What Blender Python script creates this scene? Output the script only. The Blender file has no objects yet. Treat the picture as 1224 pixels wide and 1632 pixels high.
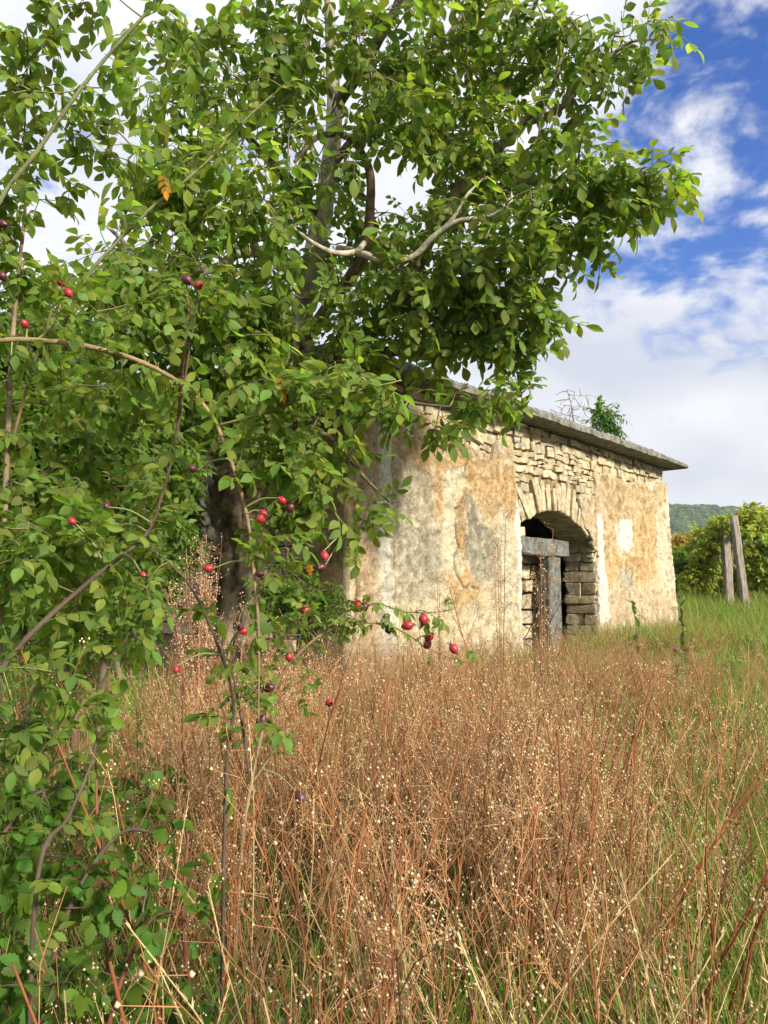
import bpy, math, random
import numpy as np
from mathutils import Vector, Matrix, noise as mnoise

rng = np.random.default_rng(7)
random.seed(7)
R = math.radians
scn = bpy.context.scene
COL = scn.collection

# ------------------------------------------------------------------ camera
F = 1280.0                      # focal length in photo pixels (1224 x 1632)
PITCH = math.atan(139 / F)
CAMZ = 1.6
cd = bpy.data.cameras.new('camera'); cam = bpy.data.objects.new('camera', cd); COL.objects.link(cam)
cam.location = (0, 0, CAMZ); cam.rotation_euler = (R(90) + PITCH, 0, 0)
cd.sensor_fit = 'VERTICAL'; cd.sensor_height = 36; cd.lens = 36 * F / 1632
cd.clip_start = 0.05; cd.clip_end = 5000
scn.camera = cam

# ------------------------------------------------------------------ light
SUN_EL = 30; SUN_AZ = 137        # azimuth clockwise from +Y (view direction)
tosun = Vector((math.sin(R(SUN_AZ)) * math.cos(R(SUN_EL)), math.cos(R(SUN_AZ)) * math.cos(R(SUN_EL)), math.sin(R(SUN_EL))))
sd = bpy.data.lights.new('sun', 'SUN'); so = bpy.data.objects.new('sun', sd); COL.objects.link(so)
sd.energy = 2.1; sd.angle = R(7.0); sd.color = (1.0, 0.93, 0.80)
so.rotation_euler = tosun.to_track_quat('Z', 'Y').to_euler(); so.location = (20, -20, 30)

w = bpy.data.worlds.new('World'); scn.world = w; w.use_nodes = True
nt = w.node_tree; nt.nodes.clear()
def N(nt, t, **k):
    n = nt.nodes.new(t)
    for a, b in k.items(): setattr(n, a, b)
    return n
def setin(n, **k):
    for a, b in k.items(): n.inputs[a.replace('_', ' ')].default_value = b
L = nt.links.new
wo = N(nt, 'ShaderNodeOutputWorld')
sky = N(nt, 'ShaderNodeTexSky', sky_type='NISHITA'); sky.sun_disc = False
sky.sun_elevation = R(SUN_EL); sky.sun_rotation = R(SUN_AZ); sky.altitude = 200; sky.dust_density = 0.3; sky.ozone_density = 2.0
hs = N(nt, 'ShaderNodeHueSaturation'); hs.inputs['Saturation'].default_value = 1.4; hs.inputs['Value'].default_value = 1.0
hs.inputs['Hue'].default_value = 0.52
L(sky.outputs[0], hs.inputs['Color'])
b1 = N(nt, 'ShaderNodeBackground'); b1.inputs[1].default_value = 0.05; L(hs.outputs[0], b1.inputs[0])
tc = N(nt, 'ShaderNodeTexCoord')
sp = N(nt, 'ShaderNodeSeparateXYZ'); L(tc.outputs['Generated'], sp.inputs[0])
def M(op, a, b=None, c=None, clamp=False):
    m = N(nt, 'ShaderNodeMath', operation=op); m.use_clamp = clamp
    for i, v in enumerate((a, b, c)):
        if v is None: continue
        if isinstance(v, (int, float)): m.inputs[i].default_value = v
        else: L(v, m.inputs[i])
    return m.outputs[0]
cb = N(nt, 'ShaderNodeCombineXYZ'); L(sp.outputs[0], cb.inputs[0]); L(sp.outputs[1], cb.inputs[1]); L(M('MULTIPLY', sp.outputs[2], 1.9), cb.inputs[2])
nz = N(nt, 'ShaderNodeTexNoise'); nz.inputs['Scale'].default_value = 7.5; nz.inputs['Detail'].default_value = 9; nz.inputs['Roughness'].default_value = 0.6
nz.inputs['Distortion'].default_value = 0.25
L(cb.outputs[0], nz.inputs['Vector'])
nz2 = N(nt, 'ShaderNodeTexNoise'); nz2.inputs['Scale'].default_value = 2.2; nz2.inputs['Detail'].default_value = 5; nz2.inputs['Roughness'].default_value = 0.5
L(cb.outputs[0], nz2.inputs['Vector'])
# a break in the cloud layer to the right
bd = Vector((0.47, 0.947, 0.53)).normalized()
dp = N(nt, 'ShaderNodeVectorMath', operation='DOT_PRODUCT'); L(tc.outputs['Generated'], dp.inputs[0]); dp.inputs[1].default_value = bd
gap = N(nt, 'ShaderNodeMapRange'); gap.interpolation_type = 'SMOOTHSTEP'
L(dp.outputs['Value'], gap.inputs[0]); gap.inputs[1].default_value = 0.965; gap.inputs[2].default_value = 0.998; gap.inputs[3].default_value = 0.0; gap.inputs[4].default_value = 0.20
dens = M('SUBTRACT', M('ADD', M('MULTIPLY', nz.outputs[0], 0.9), M('MULTIPLY', nz2.outputs[0], 0.35)), gap.outputs[0])
mk = N(nt, 'ShaderNodeMapRange'); mk.interpolation_type = 'SMOOTHSTEP'
L(dens, mk.inputs[0]); mk.inputs[1].default_value = 0.37; mk.inputs[2].default_value = 0.56
# cloud tone
nz3 = N(nt, 'ShaderNodeTexNoise'); nz3.inputs['Scale'].default_value = 3.2; nz3.inputs['Detail'].default_value = 7; nz3.inputs['Roughness'].default_value = 0.5
mp = N(nt, 'ShaderNodeMapping'); mp.inputs['Location'].default_value = (3.1, 1.7, 0); L(cb.outputs[0], mp.inputs[0]); L(mp.outputs[0], nz3.inputs['Vector'])
cr = N(nt, 'ShaderNodeValToRGB'); L(nz3.outputs[0], cr.inputs[0])
cr.color_ramp.elements[0].position = 0.34; cr.color_ramp.elements[0].color = (0.62, 0.66, 0.76, 1)
cr.color_ramp.elements[1].position = 0.60; cr.color_ramp.elements[1].color = (0.93, 0.94, 0.97, 1)
b2 = N(nt, 'ShaderNodeBackground'); b2.inputs[1].default_value = 0.29; L(cr.outputs[0], b2.inputs[0])
mx = N(nt, 'ShaderNodeMixShader'); L(mk.outputs[0], mx.inputs[0]); L(b1.outputs[0], mx.inputs[1]); L(b2.outputs[0], mx.inputs[2])
L(mx.outputs[0], wo.inputs[0])
scn.view_settings.view_transform = 'Standard'; scn.view_settings.look = 'None'
scn.view_settings.exposure = 1.95; scn.view_settings.gamma = 1.0; scn.view_settings.use_curve_mapping = False
scn.render.engine = 'CYCLES'; HAZE = 0.00022
scn.cycles.max_bounces = 5; scn.cycles.diffuse_bounces = 3; scn.cycles.glossy_bounces = 1; scn.cycles.transmission_bounces = 3; scn.cycles.volume_bounces = 0

# ------------------------------------------------------------------ projection helpers (photo measurements -> metres)
sp_, cp_ = math.sin(PITCH), math.cos(PITCH)
def ray(px, py):
    u = (px - 612) / F; v = (816 - py) / F
    return np.array([u, cp_ - v * sp_, sp_ + v * cp_])
def P(px, py, d):
    r = ray(px, py); r = r * (d / r[1])
    return np.array([r[0], r[1], r[2] + CAMZ])
def inview(p, m=0.03):
    x, y, z = p[0], p[1], p[2] - CAMZ
    d = y * cp_ + z * sp_; v = -y * sp_ + z * cp_
    if d < 0.05: return False
    return abs(x / d) < 612 / F + m and abs(v / d) < 816 / F + m
def sst(a, b, x):
    t = np.clip((x - a) / (b - a), 0, 1); return t * t * (3 - 2 * t)
def hgt(x, y):
    x = np.asarray(x, float); y = np.asarray(y, float)
    g = sum(np.interp(y + o_, [4.3, 6, 9, 12, 15.5, 18.5, 24, 40], [0, .15, .50, .66, .84, 1.28, 1.62, 1.75]) for o_ in (-.8, -.4, 0, .4, .8)) / 5
    g = g + 0.04 * np.sin(x * 1.3 + y * 0.7) + 0.03 * np.sin(x * 0.6 - y * 1.9 + 1)
    g = g - 0.06 * sst(8, 40, np.abs(x)) 
    return g
def hg(x, y): return float(hgt(x, y))
def fbm(p, s, o=4): 
    return mnoise.fractal(Vector(p) * s, 1.0, 2.0, o)

# ------------------------------------------------------------------ materials
def mat(name):
    m = bpy.data.materials.new(name); m.use_nodes = True
    t = m.node_tree; b = t.nodes['Principled BSDF']
    return m, t, b
def link(t, a, b): t.links.new(a, b)
def leafmat(name, trans=0.35, rough=0.5, var=0.35, spec=0.35):
    m, t, b = mat(name)
    at = N(t, 'ShaderNodeAttribute'); at.attribute_name = 'tint'
    oi = N(t, 'ShaderNodeObjectInfo')
    ns = N(t, 'ShaderNodeTexNoise'); ns.inputs['Scale'].default_value = 25; ns.inputs['Detail'].default_value = 3
    g = N(t, 'ShaderNodeNewGeometry'); link(t, g.outputs['Position'], ns.inputs['Vector'])
    a = N(t, 'ShaderNodeMath', operation='MULTIPLY_ADD'); link(t, ns.outputs[0], a.inputs[0]); a.inputs[1].default_value = var; a.inputs[2].default_value = 1 - var * 0.6
    a2 = N(t, 'ShaderNodeMath', operation='MULTIPLY_ADD'); link(t, oi.outputs['Random'], a2.inputs[0]); a2.inputs[1].default_value = var; a2.inputs[2].default_value = 1 - var * 0.6
    a3 = N(t, 'ShaderNodeMath', operation='MULTIPLY'); link(t, a.outputs[0], a3.inputs[0]); link(t, a2.outputs[0], a3.inputs[1])
    vm = N(t, 'ShaderNodeVectorMath', operation='SCALE'); link(t, at.outputs['Color'], vm.inputs[0]); link(t, a3.outputs[0], vm.inputs['Scale'])
    link(t, vm.outputs[0], b.inputs['Base Color']); b.inputs['Roughness'].default_value = rough
    b.inputs['Specular IOR Level'].default_value = spec
    if trans > 0:
        tr = N(t, 'ShaderNodeBsdfTranslucent')
        v2 = N(t, 'ShaderNodeVectorMath', operation='MULTIPLY'); link(t, vm.outputs[0], v2.inputs[0]); v2.inputs[1].default_value = (1.9, 2.0, 0.9)
        link(t, v2.outputs[0], tr.inputs[0])
        ms = N(t, 'ShaderNodeMixShader'); ms.inputs[0].default_value = trans
        link(t, b.outputs[0], ms.inputs[1]); link(t, tr.outputs[0], ms.inputs[2]); link(t, ms.outputs[0], t.nodes['Material Output'].inputs[0])
    return m
def noisemat(name, c1, c2, scale=6, detail=6, rough=0.9, bump=0.0, bscale=None, attr=False, objvar=0.0, coord='Object', stretch=None, lo=0.35, hi=0.65, spot=None):
    m, t, b = mat(name)
    tc = N(t, 'ShaderNodeTexCoord'); src = tc.outputs[coord]
    if stretch:
        mp = N(t, 'ShaderNodeMapping'); mp.inputs['Scale'].default_value = stretch; link(t, src, mp.inputs[0]); src = mp.outputs[0]
    ns = N(t, 'ShaderNodeTexNoise'); ns.inputs['Scale'].default_value = scale; ns.inputs['Detail'].default_value = detail; ns.inputs['Roughness'].default_value = 0.6
    link(t, src, ns.inputs['Vector'])
    cr = N(t, 'ShaderNodeValToRGB'); link(t, ns.outputs[0], cr.inputs[0])
    cr.color_ramp.elements[0].position = lo; cr.color_ramp.elements[1].position = hi
    cr.color_ramp.elements[0].color = (*c1, 1); cr.color_ramp.elements[1].color = (*c2, 1)
    out = cr.outputs[0]
    if attr:
        at = N(t, 'ShaderNodeAttribute'); at.attribute_name = 'tint'
        v = N(t, 'ShaderNodeVectorMath', operation='MULTIPLY'); link(t, out, v.inputs[0]); link(t, at.outputs['Color'], v.inputs[1]); out = v.outputs[0]
    if objvar:
        oi = N(t, 'ShaderNodeObjectInfo')
        a2 = N(t, 'ShaderNodeMath', operation='MULTIPLY_ADD'); link(t, oi.outputs['Random'], a2.inputs[0]); a2.inputs[1].default_value = objvar; a2.inputs[2].default_value = 1 - objvar * 0.55
        v = N(t, 'ShaderNodeVectorMath', operation='SCALE'); link(t, out, v.inputs[0]); link(t, a2.outputs[0], v.inputs['Scale']); out = v.outputs[0]
    if spot:
        n3 = N(t, 'ShaderNodeTexNoise'); n3.inputs['Scale'].default_value = spot[1]; n3.inputs['Detail'].default_value = 5; link(t, src, n3.inputs['Vector'])
        mr = N(t, 'ShaderNodeMapRange'); link(t, n3.outputs[0], mr.inputs[0]); mr.inputs[1].default_value = spot[2]; mr.inputs[2].default_value = spot[2] + 0.07; 
        mc = N(t, 'ShaderNodeMix', data_type='RGBA'); link(t, mr.outputs[0], mc.inputs[0]); link(t, out, mc.inputs[6]); mc.inputs[7].default_value = (*spot[0], 1); out = mc.outputs[2]
    link(t, out, b.inputs['Base Color']); b.inputs['Roughness'].default_value = rough; b.inputs['Specular IOR Level'].default_value = 0.2
    if bump:
        n2 = N(t, 'ShaderNodeTexNoise'); n2.inputs['Scale'].default_value = bscale or scale * 4; n2.inputs['Detail'].default_value = 8; n2.inputs['Roughness'].default_value = 0.65
        link(t, src, n2.inputs['Vector'])
        bp = N(t, 'ShaderNodeBump'); bp.inputs['Strength'].default_value = bump; bp.inputs['Distance'].default_value = 0.02
        link(t, n2.outputs[0], bp.inputs['Height']); link(t, bp.outputs[0], b.inputs['Normal'])
    return m

M_leaf = leafmat('walnut_leaf_material', 0.55, 0.5, 0.3, 0.22)
M_rose = leafmat('rose_leaf_material', 0.48, 0.55, 0.3, 0.2)
M_weed = leafmat('dry_weed_material', 0.12, 0.8, 0.5, 0.1)
M_grass = leafmat('grass_blade_material', 0.3, 0.6, 0.5, 0.2)
M_bark = noisemat('walnut_bark_material', (0.10, 0.085, 0.065), (0.34, 0.31, 0.26), 9, 8, 0.9, 0.8, 30, attr=True)
M_twig = noisemat('twig_bark_material', (0.6, 0.6, 0.6), (1, 1, 1), 12, 4, 0.8, 0.3, 60, attr=True)
M_plaster, t, b = mat('old_plaster_material')
at = N(t, 'ShaderNodeAttribute'); at.attribute_name = 'tint'
tc = N(t, 'ShaderNodeTexCoord')
n1 = N(t, 'ShaderNodeTexNoise'); n1.inputs['Scale'].default_value = 5; n1.inputs['Detail'].default_value = 9; n1.inputs['Roughness'].default_value = 0.7; link(t, tc.outputs['Object'], n1.inputs[0])
n2 = N(t, 'ShaderNodeTexNoise'); n2.inputs['Scale'].default_value = 24; n2.inputs['Detail'].default_value = 5; n2.inputs['Roughness'].default_value = 0.7; link(t, tc.outputs['Object'], n2.inputs[0])
mr = N(t, 'ShaderNodeMapRange'); link(t, n1.outputs[0], mr.inputs[0]); mr.inputs[1].default_value = 0.3; mr.inputs[2].default_value = 0.7; mr.inputs[3].default_value = 0.72; mr.inputs[4].default_value = 1.15
mr2 = N(t, 'ShaderNodeMapRange'); link(t, n2.outputs[0], mr2.inputs[0]); mr2.inputs[1].default_value = 0.32; mr2.inputs[2].default_value = 0.6; mr2.inputs[3].default_value = 0.66; mr2.inputs[4].default_value = 1.12
mm = N(t, 'ShaderNodeMath', operation='MULTIPLY'); link(t, mr.outputs[0], mm.inputs[0]); link(t, mr2.outputs[0], mm.inputs[1])
vs = N(t, 'ShaderNodeVectorMath', operation='SCALE'); link(t, at.outputs['Color'], vs.inputs[0]); link(t, mm.outputs[0], vs.inputs['Scale'])
link(t, vs.outputs[0], b.inputs['Base Color']); b.inputs['Roughness'].default_value = 0.95; b.inputs['Specular IOR Level'].default_value = 0.1
n3 = N(t, 'ShaderNodeTexNoise'); n3.inputs['Scale'].default_value = 26; n3.inputs['Detail'].default_value = 8; n3.inputs['Roughness'].default_value = 0.7; link(t, tc.outputs['Object'], n3.inputs[0])
bp = N(t, 'ShaderNodeBump'); bp.inputs['Strength'].default_value = 1.0; bp.inputs['Distance'].default_value = 0.045; link(t, n3.outputs[0], bp.inputs['Height']); link(t, bp.outputs[0], b.inputs['Normal'])

M_stone = noisemat('limestone_material', (0.28, 0.215, 0.125), (0.58, 0.49, 0.32), 11, 8, 0.92, 1.0, 30, objvar=0.45, spot=((0.30, 0.27, 0.21), 4, 0.58))
M_mortar = noisemat('lime_mortar_material', (0.15, 0.11, 0.065), (0.34, 0.25, 0.14), 12, 7, 1.0, 0.9, 50)
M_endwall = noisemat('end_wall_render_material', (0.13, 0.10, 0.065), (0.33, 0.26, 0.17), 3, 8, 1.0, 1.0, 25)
M_conc = noisemat('weathered_concrete_material', (0.075, 0.072, 0.062), (0.25, 0.235, 0.20), 9, 9, 0.95, 1.0, 30, spot=((0.33, 0.31, 0.25), 18, 0.62))
M_slate = noisemat('grey_stone_material', (0.06, 0.062, 0.055), (0.20, 0.195, 0.17), 10, 7, 0.8, 0.5, 40)
M_wood = noisemat('grey_wood_material', (0.16, 0.13, 0.10), (0.40, 0.35, 0.30), 10, 6, 0.9, 0.6, 30, stretch=(6, 6, 0.6))
M_ground = noisemat('soil_material', (0.045, 0.032, 0.018), (0.13, 0.10, 0.05), 1.6, 9, 1.0, 0.9, 14, spot=((0.055, 0.085, 0.025), 2.2, 0.5))
M_hip, t, b = mat('rose_hip_material')
at = N(t, 'ShaderNodeAttribute'); at.attribute_name = 'tint'; link(t, at.outputs['Color'], b.inputs['Base Color']); b.inputs['Roughness'].default_value = 0.42
M_nut = noisemat('green_walnut_material', (0.14, 0.20, 0.04), (0.24, 0.30, 0.07), 60, 4, 0.6, 0.3, 80)
M_petal = noisemat('thistle_flower_material', (0.35, 0.08, 0.28), (0.55, 0.20, 0.45), 40, 3, 0.8)
M_forest = leafmat('forest_crown_material', 0.0, 0.9, 0.6, 0.1)

# ------------------------------------------------------------------ mesh accumulator (triangles, vertex tint)
class Acc:
    def __init__(s): s.v = []; s.f = []; s.c = []; s.n = 0
    def add(s, V, Fc, tint=(1, 1, 1)):
        V = np.asarray(V, float).reshape(-1, 3); Fc = np.asarray(Fc, int)
        if Fc.shape[1] == 4: Fc = np.concatenate([Fc[:, [0, 1, 2]], Fc[:, [0, 2, 3]]])
        s.v.append(V); s.f.append(Fc + s.n); s.n += len(V)
        c = np.asarray(tint, float)
        if c.ndim == 1: c = np.tile(c[:3], (len(V), 1))
        s.c.append(c)
    def arrays(s): return np.concatenate(s.v), np.concatenate(s.f), np.concatenate(s.c)
    def mesh(s, name, m, smooth=True):
        return mk_mesh(name, *s.arrays(), m, smooth)
def mk_mesh(name, V, Fc, C, m, smooth=True):
    me = bpy.data.meshes.new(name)
    me.vertices.add(len(V)); me.vertices.foreach_set('co', V.ravel().astype(np.float32))
    nf = len(Fc); me.loops.add(nf * 3); me.loops.foreach_set('vertex_index', Fc.ravel().astype(np.int32))
    me.polygons.add(nf); me.polygons.foreach_set('loop_start', np.arange(0, nf * 3, 3, dtype=np.int32)); me.polygons.foreach_set('loop_total', np.full(nf, 3, dtype=np.int32))
    me.update(calc_edges=True)
    a = me.color_attributes.new('tint', 'FLOAT_COLOR', 'POINT')
    c4 = np.ones((len(V), 4), np.float32); c4[:, :3] = C; a.data.foreach_set('color', c4.ravel())
    me.polygons.foreach_set('use_smooth', np.full(nf, smooth)); me.materials.append(m)
    me.validate()
    return me
def obj(name, me, parent=None, kind=None, label=None):
    o = bpy.data.objects.new(name, me); COL.objects.link(o)
    if parent is not None: o.parent = parent
    if kind: o['kind'] = kind
    if label: o['label'] = label
    return o
def thing(name, label, cat, loc=(0, 0, 0), group=None, me=None):
    o = bpy.data.objects.new(name, me); COL.objects.link(o); o.location = loc
    o['label'] = label; o['category'] = cat
    if group: o['group'] = group
    bpy.context.view_layer.update
    return o
# children are modelled in world metres; their thing sits at its base, so shift the child back
def part(name, acc, parent, m, smooth=True, kind=None, label=None):
    V, Fc, C = acc.arrays()
    off = world_loc(parent)
    me = mk_mesh(name, V - off, Fc, C, m, smooth)
    return obj(name, me, parent, kind, label)
def world_loc(o):
    l = np.zeros(3)
    while o is not None: l += np.array(o.location); o = o.parent
    return l

def catmull(pts, rad, seg):
    pts = np.asarray(pts, float); n = len(pts)
    if n == 2: pts = np.array([pts[0], (pts[0] + pts[1]) / 2, pts[1]]); rad = [rad[0], (rad[0] + rad[1]) / 2, rad[1]]; n = 3
    pp = np.vstack([2 * pts[0] - pts[1], pts, 2 * pts[-1] - pts[-2]])
    out = []; ro = []
    for i in range(n - 1):
        p0, p1, p2, p3 = pp[i:i + 4]
        for k in range(seg):
            t = k / seg
            out.append(0.5 * ((2 * p1) + (-p0 + p2) * t + (2 * p0 - 5 * p1 + 4 * p2 - p3) * t * t + (-p0 + 3 * p1 - 3 * p2 + p3) * t ** 3))
            ro.append(rad[i] * (1 - t) + rad[i + 1] * t)
    out.append(pts[-1]); ro.append(rad[-1])
    return np.array(out), np.array(ro)
def tube(acc, pts, rad, sides=6, seg=4, tint=(1, 1, 1), rough=0.0, rs=3.0, ridge=0):
    if np.isscalar(rad): rad = [rad] * len(pts)
    C, r = catmull(pts, list(rad), seg) if seg > 0 else (np.asarray(pts, float), np.asarray(rad, float))
    n = len(C); T = np.gradient(C, axis=0); T /= np.linalg.norm(T, axis=1)[:, None] + 1e-9
    up = np.array([0, 0, 1.0]) if abs(T[0][2]) < 0.9 else np.array([1.0, 0, 0])
    V = []; ang = np.arange(sides) * 2 * np.pi / sides; u = None
    for i in range(n):
        u = (np.cross(up, T[i]) if u is None else u - T[i] * np.dot(u, T[i])); u /= np.linalg.norm(u) + 1e-9
        v = np.cross(T[i], u)
        rr = np.full(sides, r[i])
        if rough or ridge:
            for j, a in enumerate(ang):
                k = 1 + rough * mnoise.fractal(Vector((math.cos(a) * 1.3, math.sin(a) * 1.3, i * 0.12 * rs)) + Vector(C[0]), 1.0, 2.0, 3)
                if ridge: k += ridge * mnoise.noise(Vector((math.cos(a) * 4.2 + i * .03, math.sin(a) * 4.2, i * 0.07)))
                rr[j] *= k
        V.append(C[i] + np.outer(np.cos(ang) * rr, u) + np.outer(np.sin(ang) * rr, v))
    V = np.concatenate(V); f = []
    for i in range(n - 1):
        for j in range(sides):
            a = i * sides + j; b_ = i * sides + (j + 1) % sides
            f.append((a, b_, b_ + sides, a + sides))
    V = np.vstack([V, C[-1] + T[-1] * r[-1] * 0.5]); q = len(V) - 1; last = (n - 1) * sides
    acc.add(V, f, tint)
    k0 = acc.n - len(V)
    acc.f.append(np.array([(k0 + last + j, k0 + last + (j + 1) % sides, k0 + q) for j in range(sides)]))
    return C

# ------------------------------------------------------------------ leaf shapes (unit: metres), base at origin, along +X
def leaflet(acc, base, dirv, upv, ln, wd, tint, fold=0.25, curl=0.3, shape='ell', seg=4):
    d = dirv / np.linalg.norm(dirv); s = np.cross(upv, d); s /= np.linalg.norm(s) + 1e-9; u = np.cross(d, s)
    V = [base]; 
    if shape == 'obo': prof = [0.0, 0.55, 0.9, 1.0, 0.62, 0.0]
    elif shape == 'lan': prof = [0, 0.8, 1.0, 0.7, 0.35, 0.0]
    else: prof = [0.0, 0.75, 1.0, 0.92, 0.52, 0.0]
    seg = 11 if shape == 'ser' else 5; mid = []; le = []; ri = []
    if shape == 'ser': prof = [0] + [math.sin(math.pi * (i / 11) ** 0.75) ** 0.8 * (1.0 if i % 2 else 0.78) for i in range(1, 11)] + [0]
    cur = base.copy(); ang = 0
    for i in range(1, seg + 1):
        ang = curl * i / seg
        dd = d * math.cos(ang) - u * math.sin(ang)
        cur = cur + dd * ln / seg
        uu = u * math.cos(ang) + d * math.sin(ang)
        wv = prof[i] * wd / 2
        mid.append(cur.copy())
        if i < seg:
            tq = dd * (ln / seg * 0.5 if (shape == 'ser' and i % 2) else 0)
            le.append(cur + s * wv + uu * wv * fold + tq); ri.append(cur - s * wv + uu * wv * fold + tq)
    V = [base] + mid + le + ri; nm = seg; f = []
    l0 = 1 + nm; r0 = l0 + seg - 1
    f.append((0, 1, l0)); f.append((0, r0, 1))
    for i in range(seg - 2):
        a, b_ = 1 + i, 2 + i
        f += [(a, b_, l0 + i + 1), (a, l0 + i + 1, l0 + i), (a, r0 + i, r0 + i + 1), (a, r0 + i + 1, b_)]
    e = seg - 1
    f += [(e, seg, l0 + seg - 2), (e, r0 + seg - 2, seg)]
    acc.add(V, f, tint)
def comp_leaf(kind, col, yellow=0.0):
    """a compound leaf: rachis and leaflets"""
    a = Acc(); r = rng
    if kind == 'walnut': Lr, npair, ll, lw, sh = r.uniform(0.18, 0.27), r.integers(2, 4), r.uniform(0.085, 0.115), r.uniform(0.042, 0.055), 'obo'
    elif kind == 'rose': Lr, npair, ll, lw, sh = r.uniform(0.055, 0.075), r.integers(2, 4), r.uniform(0.030, 0.040), r.uniform(0.017, 0.023), 'ell'
    elif kind == 'bramble': Lr, npair, ll, lw, sh = r.uniform(0.05, 0.07), 1, r.uniform(0.044, 0.056), r.uniform(0.032, 0.042), 'ser'
    elif kind == 'elder': Lr, npair, ll, lw, sh = r.uniform(0.10, 0.15), r.integers(2, 4), r.uniform(0.06, 0.085), r.uniform(0.028, 0.038), 'lan'
    droop = r.uniform(0.3, 1.0)
    pts = []; cur = np.zeros(3); 
    for i in range(6):
        pts.append(cur.copy()); an = -droop * (i / 5)
        cur = cur + np.array([math.cos(an), 0.0, math.sin(an)]) * Lr / 5
    pts = np.array(pts)
    tube(a, pts, [Lr * 0.008 + 0.0006] * 6, 3, 0, (0.20, 0.24, 0.08))
    def tn():
        c = np.array(col) * r.uniform(0.65, 1.3) * np.array([r.uniform(0.8, 1.35), 1, r.uniform(0.7, 1.3)])
        if r.random() < yellow: c = np.array([0.36, 0.25, 0.04]) * r.uniform(0.7, 1.1)
        return c
    T = pts[-1] - pts[-2]
    leaflet(a, pts[-1], T + r.normal(0, 0.1, 3) * Lr / 5, np.array([0.2, 0, 1.0]), ll * 1.15, lw * 1.15, tn(), curl=r.uniform(0.1, 0.7), shape=sh)
    for k in range(npair):
        q = 1 - 0.33 * k - 0.18
        p = pts[0] + (pts[-1] - pts[0]) * q; ii = min(4, int(q * 5)); p = pts[ii] + (pts[ii + 1] - pts[ii]) * (q * 5 - ii)
        T = pts[ii + 1] - pts[ii]; T /= np.linalg.norm(T)
        for sgn in (-1, 1):
            d = T * 0.55 + np.array([0, sgn * 1.0, 0]) + r.normal(0, 0.15, 3) - np.array([0, 0, r.uniform(0, 0.6)])
            leaflet(a, p, d, np.array([0.1, 0, 1.0]) + r.normal(0, 0.25, 3), ll * r.uniform(0.8, 1.05), lw * r.uniform(0.85, 1.1), tn(), curl=r.uniform(0.1, 0.8), shape=sh)
    return a
class Kind:
    def __init__(s, kind, col, m, n=8, yellow=0.0):
        s.kind = kind; s.m = m; s.arr = []; s.me = []
        for i in range(n):
            a = comp_leaf(kind, col, yellow); s.arr.append(a.arrays()); s.me.append(a.mesh(kind + '_leaf', m))
WAL = Kind('walnut', (0.178, 0.262, 0.048), M_leaf, 14, 0.006)
ROS = Kind('rose', (0.150, 0.228, 0.042), M_rose, 10, 0.0)
BRA = Kind('bramble', (0.095, 0.185, 0.030), M_rose, 8, 0.0)
ELD = Kind('elder', (0.115, 0.195, 0.034), M_rose, 8, 0.0)

def frame(d, upn):
    d = d / (np.linalg.norm(d) + 1e-9); y = np.cross(upn, d); y /= np.linalg.norm(y) + 1e-9; z = np.cross(d, y)
    return np.stack([d, y, z], axis=1)
def put_leaves(root, kind, items, nobj=300, part_name='leaf', stuff_name='foliage', tintvar=0.25):
    """items: (position, 3x3, scale). nearest in view become single leaves, the rest one foliage part"""
    vis = []; rest = []
    for it in items: (vis if inview(it[0], -0.01) else rest).append(it)
    vis.sort(key=lambda it: it[0][1]); rest += vis[nobj:]; vis = vis[:nobj]
    off = world_loc(root)
    for (p, Rm, sc) in vis:
        me = kind.me[rng.integers(len(kind.me))]
        o = bpy.data.objects.new(part_name, me); COL.objects.link(o); o.parent = root
        m4 = np.eye(4); m4[:3, :3] = Rm * sc; m4[:3, 3] = p - off
        o.matrix_local = Matrix(m4.tolist())
    if rest:
        acc = Acc()
        for (p, Rm, sc) in rest:
            V, Fc, C = kind.arr[rng.integers(len(kind.arr))]
            k = rng.uniform(1 - tintvar, 1 + tintvar)
            acc.add(V @ (Rm * sc).T + p, Fc, C * k)
        part(stuff_name, acc, root, kind.m, kind='stuff')

def grow(nodes, tips, r0, bend=0.15, steps=5):
    """join every tip to the nearest node of the wood, nearest first; returns twig polylines"""
    nodes = [np.asarray(n) for n in nodes]; NP = np.array(nodes); tips = np.array(tips)
    d0 = np.array([np.min(np.sum((NP - t) ** 2, 1)) for t in tips]); order = np.argsort(d0)
    cap = len(NP) + len(tips) * steps; buf = np.zeros((cap, 3)); buf[:len(NP)] = NP; n = len(NP)
    out = []
    for i in order:
        t = tips[i]; dd = np.sum((buf[:n] - t) ** 2, 1); j = int(np.argmin(dd + 0.02 * rng.random(n))); a = buf[j].copy()
        Ln = np.linalg.norm(t - a)
        if Ln < 0.02: continue
        mid = (a + t) / 2 + rng.normal(0, bend * Ln, 3) * 0.6 + np.array([0, 0, bend * Ln * 0.5])
        ks = np.linspace(0, 1, steps)[:, None]
        pl = (1 - ks) ** 2 * a + 2 * ks * (1 - ks) * mid + ks ** 2 * t
        out.append(pl)
        if n + steps < cap: buf[n:n + steps - 1] = pl[1:]; n += steps - 1
    return out
def ell(px, py, d, rx, ry, rd, n, shell=0.5):
    """n points in an ellipsoid centred where (px,py) lies at distance d; rx, ry in photo pixels there, rd in metres"""
    c = P(px, py, d); k = d / F; out = []
    while len(out) < n:
        q = rng.normal(0, 1, 3); q /= np.linalg.norm(q); q *= rng.random() ** shell
        out.append(c + q * np.array([rx * k, rd, ry * k]))
    return out
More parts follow.
